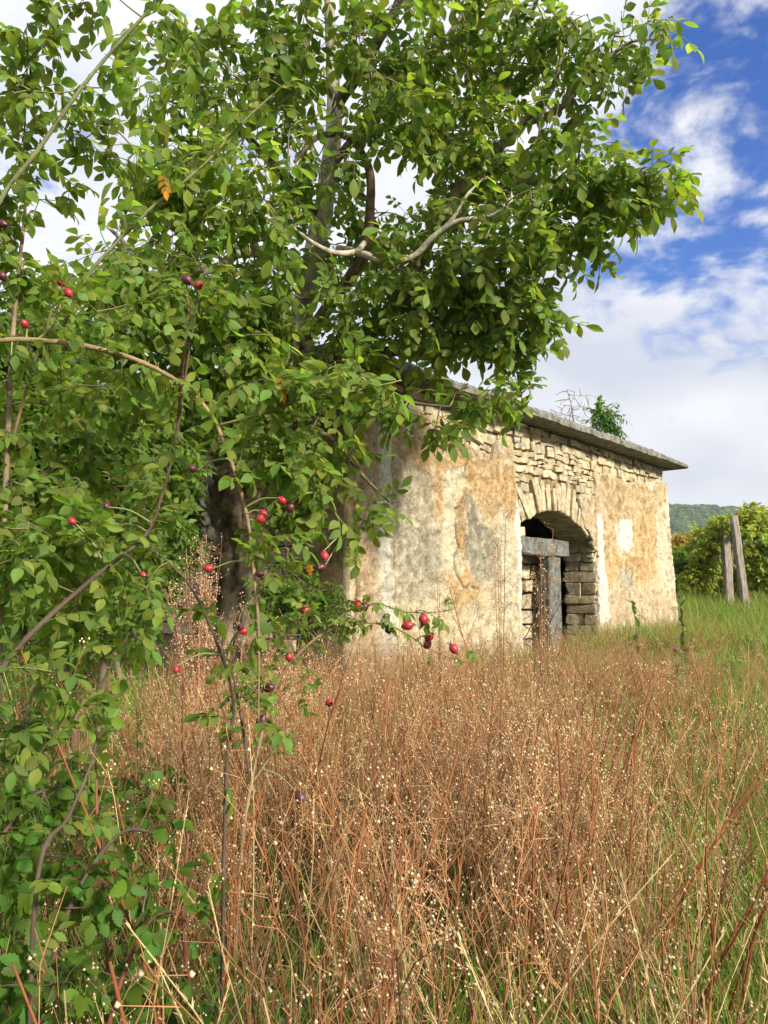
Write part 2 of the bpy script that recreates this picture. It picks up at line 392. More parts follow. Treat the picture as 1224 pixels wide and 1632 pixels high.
def leaf_items(twigs, per_tip=3, per_mid=2, droop=0.35, smin=0.8, smax=1.15):
    it = []
    for pl in twigs:
        T = pl[-1] - pl[-2]; T /= np.linalg.norm(T) + 1e-9
        for k in range(per_tip):
            d = T * 0.7 + rng.normal(0, 0.7, 3); d[2] -= droop * rng.random()
            it.append((pl[-1] - T * 0.005 * k, frame(d, np.array([0, 0, 1.0]) + rng.normal(0, 0.45, 3)), rng.uniform(smin, smax)))
        for k in range(per_mid):
            q = rng.integers(max(1, len(pl) // 2), len(pl) - 1) if len(pl) > 3 else 1
            d = T * 0.4 + rng.normal(0, 0.9, 3); d[2] -= droop * rng.random()
            it.append((pl[q], frame(d, np.array([0, 0, 1.0]) + rng.normal(0, 0.25, 3)), rng.uniform(smin, smax)))
    return it
def subbranch(name, acc_pts_rads, root, m, sides=6, tint=(1, 1, 1), rough=0.15, ridge=0.0, seg=5, label=None):
    a = Acc(); C = tube(a, [p for p in acc_pts_rads[0]], acc_pts_rads[1], sides, seg, tint, rough, ridge=ridge)
    part(name, a, root, m, label=label); return C

# ------------------------------------------------------------------ ground, hills
def axis(lo, hi, near, step, g=1.25):
    a = [0.0]; s = step
    while a[-1] < hi:
        a.append(a[-1] + s)
        if a[-1] > near: s *= g
    b_ = [0.0]; s = step
    while b_[-1] > lo:
        b_.append(b_[-1] - s)
        if b_[-1] < -near: s *= g
    return np.array(sorted(set(b_ + a)))
def grid_mesh(xs, ys, fz, m, name, tint=(1, 1, 1)):
    X, Y = np.meshgrid(xs, ys, indexing='ij'); Z = fz(X, Y); V = np.stack([X, Y, Z], -1).reshape(-1, 3)
    nx, ny = len(xs), len(ys); i, j = np.meshgrid(np.arange(nx - 1), np.arange(ny - 1), indexing='ij'); a = (i * ny + j).ravel()
    a_ = Acc(); a_.add(V, np.stack([a, a + ny, a + ny + 1, a + 1], 1), tint); return a_.mesh(name, m)
g = obj('ground', grid_mesh(axis(-2500, 2500, 22, 0.35), axis(-60, 3500, 24, 0.35), hgt, M_ground, 'ground'), kind='structure')
M_hill = noisemat('hill_ground_material', (0.03, 0.05, 0.02), (0.07, 0.09, 0.03), 0.05, 5, 1.0)
def hillz(X, Y):
    r = 96 + 12 * np.sin(X * 0.004 + 1.0) + 7 * np.sin(X * 0.011) + 3 * np.sin(X * 0.031 + 2)
    return -4 + r * sst(520, 900, Y + 20 * np.sin(X * 0.01)) 
hill = obj('hill', grid_mesh(np.arange(-1700, 1900, 30.0), np.arange(500, 1400, 20.0), hillz, M_hill, 'hill'), kind='structure')

# instancing of uncountable stuff through geometry nodes
def scatter(name, pts, rots, scl, variants, label=None, parent=None):
    coll = bpy.data.collections.new(name + '_sources')
    for me in variants: coll.objects.link(bpy.data.objects.new(name + '_source', me))
    me = bpy.data.meshes.new(name); n = len(pts); me.vertices.add(n); me.vertices.foreach_set('co', np.asarray(pts, np.float32).ravel())
    a = me.attributes.new('rot', 'FLOAT_VECTOR', 'POINT'); a.data.foreach_set('vector', np.asarray(rots, np.float32).ravel())
    a = me.attributes.new('scl', 'FLOAT', 'POINT'); a.data.foreach_set('value', np.asarray(scl, np.float32))
    a = me.attributes.new('idx', 'INT', 'POINT'); a.data.foreach_set('value', rng.integers(0, len(variants), n).astype(np.int32))
    o = obj(name, me, parent, kind='stuff', label=label)
    ng = bpy.data.node_groups.new(name + '_nodes', 'GeometryNodeTree')
    ng.interface.new_socket('Geometry', in_out='INPUT', socket_type='NodeSocketGeometry'); ng.interface.new_socket('Geometry', in_out='OUTPUT', socket_type='NodeSocketGeometry')
    gi = ng.nodes.new('NodeGroupInput'); go = ng.nodes.new('NodeGroupOutput')
    ci = ng.nodes.new('GeometryNodeCollectionInfo'); ci.inputs['Collection'].default_value = coll; ci.inputs['Separate Children'].default_value = True; ci.inputs['Reset Children'].default_value = True
    ip = ng.nodes.new('GeometryNodeInstanceOnPoints'); ip.inputs['Pick Instance'].default_value = True
    def na(nm, ty):
        q = ng.nodes.new('GeometryNodeInputNamedAttribute'); q.data_type = ty; q.inputs['Name'].default_value = nm
        return [s for s in q.outputs if s.enabled and s.name == 'Attribute'][0]
    ng.links.new(gi.outputs[0], ip.inputs['Points']); ng.links.new(ci.outputs[0], ip.inputs['Instance'])
    ng.links.new(na('idx', 'INT'), ip.inputs['Instance Index']); ng.links.new(na('rot', 'FLOAT_VECTOR'), ip.inputs['Rotation']); ng.links.new(na('scl', 'FLOAT'), ip.inputs['Scale'])
    ng.links.new(ip.outputs[0], go.inputs[0])
    md = o.modifiers.new('scatter', 'NODES'); md.node_group = ng
    return o
def tag(o, label, cat, group=None):
    o['label'] = label; o['category'] = cat
    if group: o['group'] = group
    return o

# forest crowns on the hill
import bmesh
def crown_mesh(seed, col):
    bm = bmesh.new(); bmesh.ops.create_icosphere(bm, subdivisions=3, radius=1)
    V = np.array([v.co[:] for v in bm.verts]); Fc = np.array([[v.index for v in f.verts] for f in bm.faces]); bm.free()
    k = np.array([1 + 0.45 * fbm((v[0] + seed, v[1], v[2]), 1.6, 4) for v in V]); V = V * k[:, None] * np.array([1, 1, 0.8])
    c = np.array([np.array(col) * (1 + 0.7 * fbm((v[0], v[1] + seed, v[2]), 2.5, 3)) for v in V]).clip(0.01, 1)
    a = Acc(); a.add(V, Fc, c); return a.mesh('forest_crown', M_forest, False)
cr_v = [crown_mesh(i, c) for i, c in enumerate([(0.045, 0.085, 0.03), (0.06, 0.10, 0.03), (0.04, 0.075, 0.035), (0.09, 0.11, 0.035)])]
pts = []; 
for i in range(5200):
    x = rng.uniform(-150, 620); y = rng.uniform(560, 960)
    z = float(hillz(np.array(x), np.array(y))); pts.append((x, y, z + 3))
tag(scatter('hill_forest', pts, [(0, 0, rng.uniform(0, 6.28)) for _ in pts], rng.uniform(5, 9, len(pts)), cr_v), 'distant green wooded hillside behind the vineyard', 'forest')

# ------------------------------------------------------------------ the building
X0, Y0 = (552 - 612) / F * 8.6, 8.6
aX, aY = 0.85, 1.0; _n = math.hypot(aX, aY); aX /= _n; aY /= _n
LEN = None
def FP(s, t, z): return np.array([X0 + aX * s - aY * t, Y0 + aY * s + aX * t, z])
def pf(px, py, t=0.0):
    r = ray(px, py); n = np.array([aY, -aX]); c = np.array([X0 - aY * t, Y0 + aX * t])
    k = np.dot(c, n) / np.dot(r[:2], n); q = r * k
    s = (q[0] - c[0]) * aX + (q[1] - c[1]) * aY
    return np.array([s, q[2] + CAMZ])
LEN = pf(1062, 850)[0]; ZT = 4.14; ZB = 0.3; TH = 0.56; DEPTH = 5.0
building = thing('stone_building', 'derelict stone outbuilding with peeling ochre plaster, arched doorway and flat concrete roof', 'building', tuple(FP(LEN / 2, DEPTH / 2, 0.8)))
BO = np.array(building.location)

arch_px = [(829, 836), (837, 829), (848, 822), (860, 816.5), (872, 813.5), (885, 814), (897, 817), (908, 823), (918, 832), (927, 842), (936, 853), (943, 862), (948, 871)]
arch = np.array([pf(*p) for p in arch_px]); arch[0][0] = pf(829, 900)[0]
sL, sR = arch[0][0], arch[-1][0]
# core of the front wall, mortar face 4.5 cm behind the stone faces
def wall_core(acc, PF, s0, s1, zb, zt, t0, t1, op=None, ops=None):
    if op is None: cols = [(s0, s1, zb, zb)]; segs = [((s0, zb), (s1, zb))]
    else: segs = [((s0, zb), (op[0][0], zb))] + [((op[i][0], op[i][1]), (op[i + 1][0], op[i + 1][1])) for i in range(len(op) - 1)] + [((op[-1][0], zb), (s1, zb))]
    for (a, b_) in segs:
        q = [PF(a[0], t0, a[1]), PF(b_[0], t0, b_[1]), PF(b_[0], t0, zt), PF(a[0], t0, zt), PF(a[0], t1, a[1]), PF(b_[0], t1, b_[1]), PF(b_[0], t1, zt), PF(a[0], t1, zt)]
        acc.add(q, [(0, 1, 2, 3), (5, 4, 7, 6), (3, 2, 6, 7), (4, 5, 1, 0)])
    def side(s, za, zb_):
        acc.add([PF(s, t0, za), PF(s, t1, za), PF(s, t1, zb_), PF(s, t0, zb_)], [(0, 1, 2, 3)])
    side(s0, zb, zt); side(s1, zb, zt)
    if op is not None: side(op[0][0], zb, op[0][1]); side(op[-1][0], zb, op[-1][1])
opc = [(p[0], p[1] + 0.0) for p in arch]; opc[0] = (sL - 0.02, arch[0][1]); opc[-1] = (sR + 0.05, arch[-1][1])
opc = [opc[0]] + [(p[0], p[1] + 0.03) for p in opc[1:-1]] + [opc[-1]]
a = Acc(); wall_core(a, FP, 0.0, LEN, ZB, ZT, 0.045, TH, opc)
front_wall = part('front_wall', a, building, M_mortar, False)
# other walls
def EP(e, t, z): return np.array([X0 - aY * e + aX * t, Y0 + aX * e + aY * t, z])
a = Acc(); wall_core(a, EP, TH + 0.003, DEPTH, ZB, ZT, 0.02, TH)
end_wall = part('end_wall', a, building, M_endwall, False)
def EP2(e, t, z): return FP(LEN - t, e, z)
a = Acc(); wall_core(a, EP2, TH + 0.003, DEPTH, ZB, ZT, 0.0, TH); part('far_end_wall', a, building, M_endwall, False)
def BP(s, t, z): return FP(s, DEPTH - t, z)
a = Acc(); wall_core(a, BP, TH + 0.003, LEN - TH - 0.003, ZB, ZT, 0.0, TH); part('back_wall', a, building, M_endwall, False)
a = Acc(); V = []
fl = [FP(0.56, 0.56, 0.72), FP(LEN - 0.56, 0.56, 0.72), FP(LEN - 0.56, DEPTH - .56, 0.72), FP(0.56, DEPTH - .56, 0.72)]
a.add(fl, [(0, 1, 2, 3)]); part('earth_floor', a, building, M_ground, False)

# plaster polygons measured on the photo
def poly(pp): return np.array([pf(*p) for p in pp])
def inpoly_sd(PT, pg):
    """signed distance, negative inside"""
    x, y = PT[:, 0], PT[:, 1]; inside = np.zeros(len(x), bool); dmin = np.full(len(x), 1e9); n = len(pg)
    for i in range(n):
        x1, y1 = pg[i]; x2, y2 = pg[(i + 1) % n]
        c = ((y1 > y) != (y2 > y)); xi = (x2 - x1) * (y - y1) / (y2 - y1 + 1e-12) + x1; inside ^= (c & (x < xi))
        dx, dy = x2 - x1, y2 - y1; tt = np.clip(((x - x1) * dx + (y - y1) * dy) / (dx * dx + dy * dy + 1e-12), 0, 1)
        dmin = np.minimum(dmin, np.hypot(x - x1 - tt * dx, y - y1 - tt * dy))
    return np.where(inside, -dmin, dmin)
PL = poly([(450, 1200), (450, 630), (552, 640), (600, 648), (640, 662), (690, 664), (716, 668), (733, 672), (738, 700), (748, 716), (770, 722), (781, 738), (784, 706), (800, 699), (815, 706), (817, 740), (820, 790), (828, 832), (829, 850), (829, 1000), (832, 1120)])
PR = poly([(944, 752), (965, 756), (985, 764), (1010, 771), (1040, 768), (1052, 770), (1120, 772), (1130, 1080), (952, 1090), (950, 870)])
PA = poly([(919, 792), (940, 786), (946, 800), (950, 868), (949, 880), (940, 856), (930, 838)])
PL[:, 0] = np.where(PL[:, 0] > sL - 0.05, np.minimum(PL[:, 0], sL), PL[:, 0])
PR[:, 0] = np.where(PR[:, 0] < sR + 0.1, np.maximum(PR[:, 0], sR), PR[:, 0])
st = 0.02
ss = np.arange(0, LEN + 0.001, LEN / round(LEN / st)); zs = np.arange(0.45, ZT, st)
SS, ZZ = np.meshgrid(ss, zs, indexing='ij'); PT = np.stack([SS.ravel(), ZZ.ravel()], 1)
nz_a = np.array([fbm((p[0], p[1], 0), 5.0, 4) for p in PT]); nz_b = np.array([fbm((p[0], p[1], 7.3), 1.6, 5) for p in PT])
nz_c = np.array([mnoise.noise(Vector((p[0] * 30, p[1] * 30, 3))) for p in PT])
fm = np.minimum(np.minimum(inpoly_sd(PT, PL), inpoly_sd(PT, PR)), inpoly_sd(PT, PA))
fm = fm + nz_a * 0.045
# cream opening edges stay where the jamb is
CR = np.array([0.60, 0.49, 0.31]); OC = np.array([0.52, 0.34, 0.16]); GR = np.array([0.48, 0.42, 0.29]); DG = np.array([0.37, 0.33, 0.24]); WH = np.array([0.74, 0.70, 0.58]); BR = np.array([0.40, 0.28, 0.16]); PK = np.array([0.56, 0.42, 0.27])
col = np.tile(CR, (len(PT), 1)); lay = np.zeros(len(PT))
col += (nz_b[:, None] * np.array([0.02, 0.05, 0.05]))
def patch(pp, c, soft=0.03, rough=0.12, lvl=None, inset=0.0, strength=1.0):
    global col, lay
    d = inpoly_sd(PT, poly(pp)) + nz_a * rough * 0.9 + nz_b * rough * 1.3 + inset
    k = (1 - sst(-soft * 1.6, soft * 1.6, d)) * strength * np.clip(0.97 + nz_a * 0.4, 0.6, 1)
    col = col * (1 - k[:, None]) + np.asarray(c) * k[:, None]
    if lvl is not None: 
        kk = 1 - sst(-0.02, 0.02, d); lay = lay * (1 - kk) + lvl * kk
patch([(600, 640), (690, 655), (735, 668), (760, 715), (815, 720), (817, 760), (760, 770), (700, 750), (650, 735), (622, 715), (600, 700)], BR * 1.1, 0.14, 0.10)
patch([(625, 705), (700, 735), (735, 700), (760, 735), (817, 745), (822, 800), (812, 832), (800, 815), (790, 850), (770, 825), (745, 780), (738, 850), (735, 880), (728, 860), (722, 760), (703, 755), (704, 855), (694, 845), (683, 765), (650, 742)], OC, 0.05, 0.08, 0.010)
patch([(745, 870), (735, 800), (720, 870), (722, 900), (700, 905), (702, 945), (690, 960), (720, 980), (760, 960), (765, 930), (740, 905)], OC * 1.05, 0.08, 0.12, 0.006)
patch([(621, 716), (652, 738), (683, 758), (689, 825), (700, 868), (705, 896), (694, 938), (678, 955), (627, 970), (621, 900)], GR, 0.04, 0.06, -0.008)
patch([(640, 850), (690, 840), (703, 890), (690, 935), (640, 930)], DG * 1.05, 0.15, 0.12)
patch([(704, 748), (740, 742), (736, 780), (722, 800), (724, 860), (735, 905), (720, 930), (705, 900), (704, 820)], GR * 1.35, 0.03, 0.06, -0.004)
patch([(737, 784), (752, 792), (768, 832), (790, 855), (799, 896), (790, 922), (764, 934), (742, 900), (738, 850)], DG * 0.95, 0.02, 0.05, -0.010)
patch([(780, 800), (800, 815), (825, 860), (830, 960), (812, 1000), (796, 960), (800, 880)], GR * 1.25, 0.05, 0.08, -0.004)
patch([(745, 960), (765, 965), (772, 1000), (755, 1030), (742, 1000)], DG * 1.2, 0.05, 0.08, -0.004)
patch([(640, 985), (700, 960), (740, 990), (800, 985), (828, 1040), (640, 1100)], CR * 1.12, 0.15, 0.15)
patch([(599, 690), (619, 690), (620, 840), (619, 884), (599, 880), (602, 780)], WH, 0.015, 0.03, 0.004)
patch([(599, 884), (622, 884), (628, 1100), (606, 1100)], WH * 0.82, 0.04, 0.08)
patch([(552, 640), (597, 650), (596, 1100), (552, 1100)], BR * 1.25, 0.08, 0.10)
patch([(820, 800), (829, 832), (829, 1000), (834, 1120), (822, 1120), (826, 1010), (823, 930), (820, 860)], WH, 0.02, 0.03, 0.004)
# right panel
patch([(945, 750), (1060, 770), (1070, 900), (1000, 920), (950, 900)], OC * np.array([1.05, 1.15, 1.35]), 0.12, 0.10)
patch([(1000, 830), (1042, 815), (1042, 900), (1020, 930), (985, 915), (960, 940), (965, 900)], OC * 1.12, 0.06, 0.08)
patch([(978, 775), (992, 775), (988, 825), (980, 822)], BR, 0.05, 0.06)
patch([(946, 770), (962, 776), (960, 830), (948, 830)], PK, 0.06, 0.06)
patch([(984, 828), (1003, 828), (1005, 870), (996, 884), (984, 870)], WH * 0.95, 0.02, 0.02, 0.004)
patch([(976, 840), (983, 835), (990, 885), (984, 885)], WH * 0.85, 0.03, 0.03)
patch([(984, 905), (1006, 905), (1008, 935), (990, 945)], DG * 1.25, 0.06, 0.06, -0.004)
patch([(1040, 820), (1052, 800), (1068, 810), (1076, 985), (1058, 985), (1042, 900)], GR * 1.3, 0.02, 0.05, -0.007)
patch([(950, 822), (957, 822), (961, 900), (972, 985), (958, 995), (951, 985)], WH, 0.02, 0.03, 0.003)
patch([(1057, 790), (1068, 795), (1085, 990), (1072, 990), (1066, 880)], WH * 0.97, 0.02, 0.04, 0.004)
patch([(1028, 768), (1040, 768), (1038, 782), (1030, 778)], WH, 0.02, 0.03)
patch([(955, 940), (1080, 950), (1085, 1080), (955, 1080)], PK, 0.15, 0.15)
patch([(919, 790), (940, 786), (950, 868), (945, 875)], PK * 0.95, 0.05, 0.1)
# damp, dirty foot of the wall
kk = 1 - sst(0.85, 1.25, PT[:, 1] + nz_b * 0.3); col = col * (1 - 0.25 * kk[:, None])
# hairline cracks: recessed, dirt filled
def crack(pp, wdt=0.012, dep=0.03):
    global col, lay
    pg = poly(pp); d = np.full(len(PT), 9.0)
    for i in range(len(pg) - 1):
        a_, b_ = pg[i], pg[i + 1]; ab = b_ - a_; tt = np.clip(((PT - a_) @ ab) / (ab @ ab), 0, 1); d = np.minimum(d, np.linalg.norm(PT - a_ - tt[:, None] * ab + nz_a[:, None] * 0.03, axis=1))
    k = 1 - sst(wdt * 0.5, wdt * 1.6, d); col = col * (1 - 0.65 * k[:, None]); lay = lay - dep * k
crack([(563, 800), (562, 880), (566, 950), (560, 1030)], 0.02)
crack([(738, 785), (731, 805), (722, 812), (724, 850), (730, 870), (722, 890), (724, 915), (737, 935), (760, 940)], 0.016)
crack([(733, 672), (735, 700), (742, 730), (736, 760), (733, 784)], 0.012)
crack([(622, 720), (623, 800), (625, 880), (627, 960)], 0.010)
crack([(1042, 812), (1040, 850), (1042, 900)], 0.010)
nz_d = np.array([fbm((p[0] * 1.0, p[1] * 0.45, 11.0), 3.2, 5) for p in PT]); nz_e = np.array([fbm((p[0], p[1], 21.0), 9.0, 4) for p in PT])
sc_ = sst(0.22, 0.34, nz_e + 0.35 * nz_b); col = col * (1 - 0.26 * sc_[:, None]); lay -= 0.010 * sc_          # pits and spalls
sc_ = sst(0.18, 0.42, nz_d); col = col * (1 - 0.13 * sc_[:, None] * np.array([0.8, 1.0, 1.15]))               # streaks of damp
sc_ = sst(0.24, 0.36, -nz_e); col = col + (np.array([0.70, 0.62, 0.46]) - col) * 0.4 * sc_[:, None]; lay += 0.006 * sc_
for pp in ([(599, 680), (619, 680), (620, 840), (619, 884), (599, 880), (602, 780)], [(820, 800), (829, 832), (829, 1000), (834, 1120), (824, 1120), (826, 1010), (824, 930), (822, 860)], [(950, 822), (957, 822), (960, 900), (970, 985), (958, 995), (951, 985)], [(1059, 790), (1068, 795), (1085, 990), (1074, 990), (1068, 880)], [(985, 828), (1003, 828), (1005, 870), (996, 880), (986, 868)]): patch(pp, WH, 0.010, 0.02, None, 0, 0.85)
col = np.clip(col, 0.03, 0.85)
tv = -0.034 - lay - nz_a * 0.012 - nz_b * 0.02 - nz_c * 0.003
batter = 0.045 * np.clip(ZT - PT[:, 1], 0, 4) * (PT[:, 0] / LEN) ** 10
tv -= batter * 0.6
# keep the plaster margin along the jambs straight
def plaster_mesh():
    ns, nzv = len(ss), len(zs); V0 = PT; acc_v = []; acc_c = []; key = {}; faces = []
    val = fm
    def vid(i):
        k = ('v', i)
        if k not in key: key[k] = len(acc_v); acc_v.append((PT[i, 0], PT[i, 1], tv[i])); acc_c.append(col[i])
        return key[k]
    def eid(i, j):
        k = (min(i, j), max(i, j))
        if k not in key:
            i, j = k; u = val[i] / (val[i] - val[j]); key[k] = len(acc_v)
            acc_v.append((PT[i, 0] * (1 - u) + PT[j, 0] * u, PT[i, 1] * (1 - u) + PT[j, 1] * u, (tv[i] * (1 - u) + tv[j] * u) + 0.006)); acc_c.append((col[i] * (1 - u) + col[j] * u) * 0.9)
        return key[k]
    for i in range(ns - 1):
        for j in range(nzv - 1):
            a_ = i * nzv + j; q = (a_, a_ + nzv, a_ + nzv + 1, a_ + 1)
            ins = [val[k] < 0 for k in q]
            if not any(ins): continue
            if all(ins): faces.append(tuple(vid(k) for k in (q[0], q[1], q[2]))); faces.append(tuple(vid(k) for k in (q[0], q[2], q[3]))); continue
            lp = []
            for k in range(4):
                k2 = (k + 1) % 4
                if ins[k]: lp.append(vid(q[k]))
                if ins[k] != ins[k2]: lp.append(eid(q[k], q[k2]))
            for k in range(1, len(lp) - 1): faces.append((lp[0], lp[k], lp[k + 1]))
    # rim back to the stones
    from collections import Counter
    ec = Counter()
    for f in faces:
        for k in range(3): ec[(f[k], f[(k + 1) % 3])] += 1
    nv = len(acc_v); rim = {}; 
    for (a_, b_) in list(ec):
        if (b_, a_) not in ec:
            for q in (a_, b_):
                if q not in rim: rim[q] = len(acc_v); s, z, t_ = acc_v[q]; acc_v.append((s, z, 0.05)); acc_c.append(acc_c[q] * 0.75)
            faces.append((b_, a_, rim[a_])); faces.append((b_, rim[a_], rim[b_]))
    W_ = np.array([FP(s + (0.05 * max(0, ZT - z) * (s / LEN) ** 10), t_, z) for s, z, t_ in acc_v])
    a = Acc(); a.add(W_, np.array(faces), np.array(acc_c)); return a
part('plaster', plaster_mesh(), front_wall, M_plaster, True)

# stones --------------------------------------------------------------
def stone_acc(outline, t0, t1, PF, bulge=0.013):
    """outline: (s,z) loop; a rough block with chamfered face"""
    o_ = np.array(outline); c = o_.mean(0); n = len(o_); a = Acc()
    tilt = rng.normal(0, 0.05, 2)
    def ring(k, t): return [PF(*(c[0] + (p[0] - c[0]) * k, t + tilt[0] * (p[0] - c[0]) + tilt[1] * (p[1] - c[1]), c[1] + (p[1] - c[1]) * k)) for p in o_]
    V = ring(1.0, t1) + ring(1.0, t0 + bulge * 0.6) + [v for v in ring(0.92, t0 - bulge * 0.15 * rng.random())] + [PF(c[0] + rng.normal(0, .01), t0 - bulge * rng.uniform(0.1, 0.5), c[1])]
    f = []
    for i in range(n):
        j = (i + 1) % n
        f += [(i, j, n + j), (i, n + j, n + i), (n + i, n + j, 2 * n + j), (n + i, 2 * n + j, 2 * n + i), (2 * n + i, 2 * n + j, 3 * n)]
    a.add(V, f); return a
def blob(s0, s1, z0, z1, gapw=0.014, jit=0.026):
    s0 += gapw / 2; s1 -= gapw / 2; z0 += gapw / 2; z1 -= gapw / 2; ws, wz = s1 - s0, z1 - z0
    c = min(ws, wz) * rng.uniform(0.06, 0.2)
    o_ = [(s0 + c, z0), ((s0 + s1) / 2, z0), (s1 - c, z0), (s1, z0 + c), (s1, z1 - c), (s1 - c, z1), ((s0 + s1) / 2, z1), (s0 + c, z1), (s0, z1 - c), (s0, z0 + c)]
    return [(x + rng.normal(0, 1) * jit * 0.5, z + rng.normal(0, 1) * jit * 0.35) for x, z in o_]
nst = 0
# voussoirs
cs = (sL + sR) / 2; cz = arch[:, 1].max() - 1.75
def arch_at(k):
    q = k * (len(arch) - 1); i = min(int(q), len(arch) - 2); return arch[i] + (arch[i + 1] - arch[i]) * (q - i)
seglen = np.linalg.norm(np.diff(arch, axis=0), axis=1); cum = np.concatenate([[0], np.cumsum(seglen)]) / seglen.sum()
def arch_u(u):
    return np.array([np.interp(u, cum, arch[:, 0]), np.interp(u, cum, arch[:, 1])])
us = [0.0]
while us[-1] < 1: us.append(us[-1] + rng.uniform(0.020, 0.052))
us = np.array(us) / us[-1]
outer = []
for i in range(len(us) - 1):
    p, q = arch_u(us[i]), arch_u(us[i + 1])
    u_ = (us[i] + us[i + 1]) / 2
    def dr(x): d = np.array([x[0] - cs, x[1] - cz]); return d / np.linalg.norm(d)
    ln = rng.uniform(0.28, 0.52) * (1.0 if 0.1 < u_ < 0.8 else 0.8)
    dp_, dq = dr(p), dr(q); g_ = (q - p) * 0.07
    o_ = [p + g_, (p + q) / 2 + rng.normal(0, 0.006, 2), q - g_, q - g_ + dq * ln * 0.5 + rng.normal(0, .006, 2), q - g_ * 1.3 + dq * ln, (p + q) / 2 + (dp_ + dq) / 2 * (ln + 0.01), p + g_ * 1.3 + dp_ * ln * rng.uniform(0.92, 1), p + g_ + dp_ * ln * 0.5]
    part('arch_stone', stone_acc(o_, 0.0 + rng.uniform(-0.03, 0.02), TH + 0.01, FP), front_wall, M_stone, False); nst += 1
def arch_top(s):
    if s < arch[0][0] - 0.0 or s > arch[-1][0]: return -9
    return float(np.interp(s, arch[:, 0], arch[:, 1])) + 0.44 * (1.0 if abs(s - cs) < 0.9 else 0.85)
# coursed rubble where the plaster has gone
z = ZT - 0.005; 
sd_all = lambda q: min(inpoly_sd(np.array([q]), PL)[0], inpoly_sd(np.array([q]), PR)[0])
while z > 2.3:
    h_ = rng.uniform(0.08, 0.17); s = rng.uniform(-0.15, 0)
    while s < LEN:
        w_ = rng.uniform(0.15, 0.36) * (1.25 if rng.random() < 0.15 else 1)
        s2 = min(s + w_, LEN + 0.0); s1 = max(s, 0.0)
        if s2 - s1 < 0.08: s = s + w_; continue
        c = ((s1 + s2) / 2, z - h_ / 2)
        slope = 0.02 * math.sin(c[0] * 2.1) - (0.03 * math.sin(c[0] * 1.3 + z * 3))
        if sd_all(c) > -0.07 and c[0] > 0.0:
            ok = True
            if c[0] > sL - 0.02 and c[0] < sR + 0.05 and c[1] - h_ * 0.45 < max(arch_top(c[0]), arch_top(c[0] - w_ * 0.3), arch_top(c[0] + w_ * 0.3)): ok = False
            if ok:
                rows = [(z - h_, z)] if rng.random() > 0.22 else [(z - h_, z - h_ * 0.5), (z - h_ * 0.5, z)]
                for (za, zb2) in rows:
                    o_ = blob(s1, s2, za, zb2)
                    if c[1] < ZT - 0.12: o_ = [(x, y + slope * (x - c[0]) * 4 + slope) for x, y in o_]
                    o_ = [(min(max(x, -0.01), LEN + 0.01), min(y, ZT - 0.004)) for x, y in o_]
                    part('stone', stone_acc(o_, rng.uniform(-0.03, 0.025), 0.12, FP), front_wall, M_stone, False); nst += 1
        s += w_
    z -= h_
# reveal stones of the far jamb (long faces look back to the near side)
z = 0.7
def JP(e, t, zz): return FP(sR + 0.055 + t, e, zz)
while z < arch[-1][1] + 0.08:
    h_ = rng.uniform(0.12, 0.21); e = 0.0; cut = rng.uniform(0.22, 0.42) if rng.random() < 0.6 else TH
    for (e0, e1) in ([(0, TH)] if cut == TH else [(0, cut), (cut, TH)]):
        part('stone', stone_acc(blob(e0, e1, z, min(z + h_, arch[-1][1] + 0.1), 0.014), -0.05, 0.02, JP), front_wall, M_stone, False); nst += 1
    z += h_
# stone facing of the end wall
z = 3.1
while z > 0.7:
    h_ = rng.uniform(0.12, 0.2); e = 0.55 + rng.uniform(0, 0.2)
    while e < 3.6:
        w_ = rng.uniform(0.2, 0.45)
        if 1.0 + 0.3 * math.sin(z * 5) < e + w_ / 2 < 3.3 and nst < 330:
            part('stone', stone_acc(blob(e, e + w_, z - h_, z, 0.02), -0.03 + rng.uniform(-0.01, 0.01), 0.05, EP), end_wall, M_stone, False); nst += 1
        e += w_
    z -= h_
# rubble blocking inside the doorway, left of the post
z = 0.72
while z < 2.2:
    h_ = rng.uniform(0.17, 0.27); s = sL - 0.15
    while s < sL + 1.6:
        w_ = rng.uniform(0.25, 0.45)
        part('blocking_stone', stone_acc(blob(s, s + w_, z, z + h_, 0.03, 0.03), 0.60 + rng.uniform(-0.03, 0.03), 0.85, FP), building, M_stone, False)
        s += w_
    z += h_
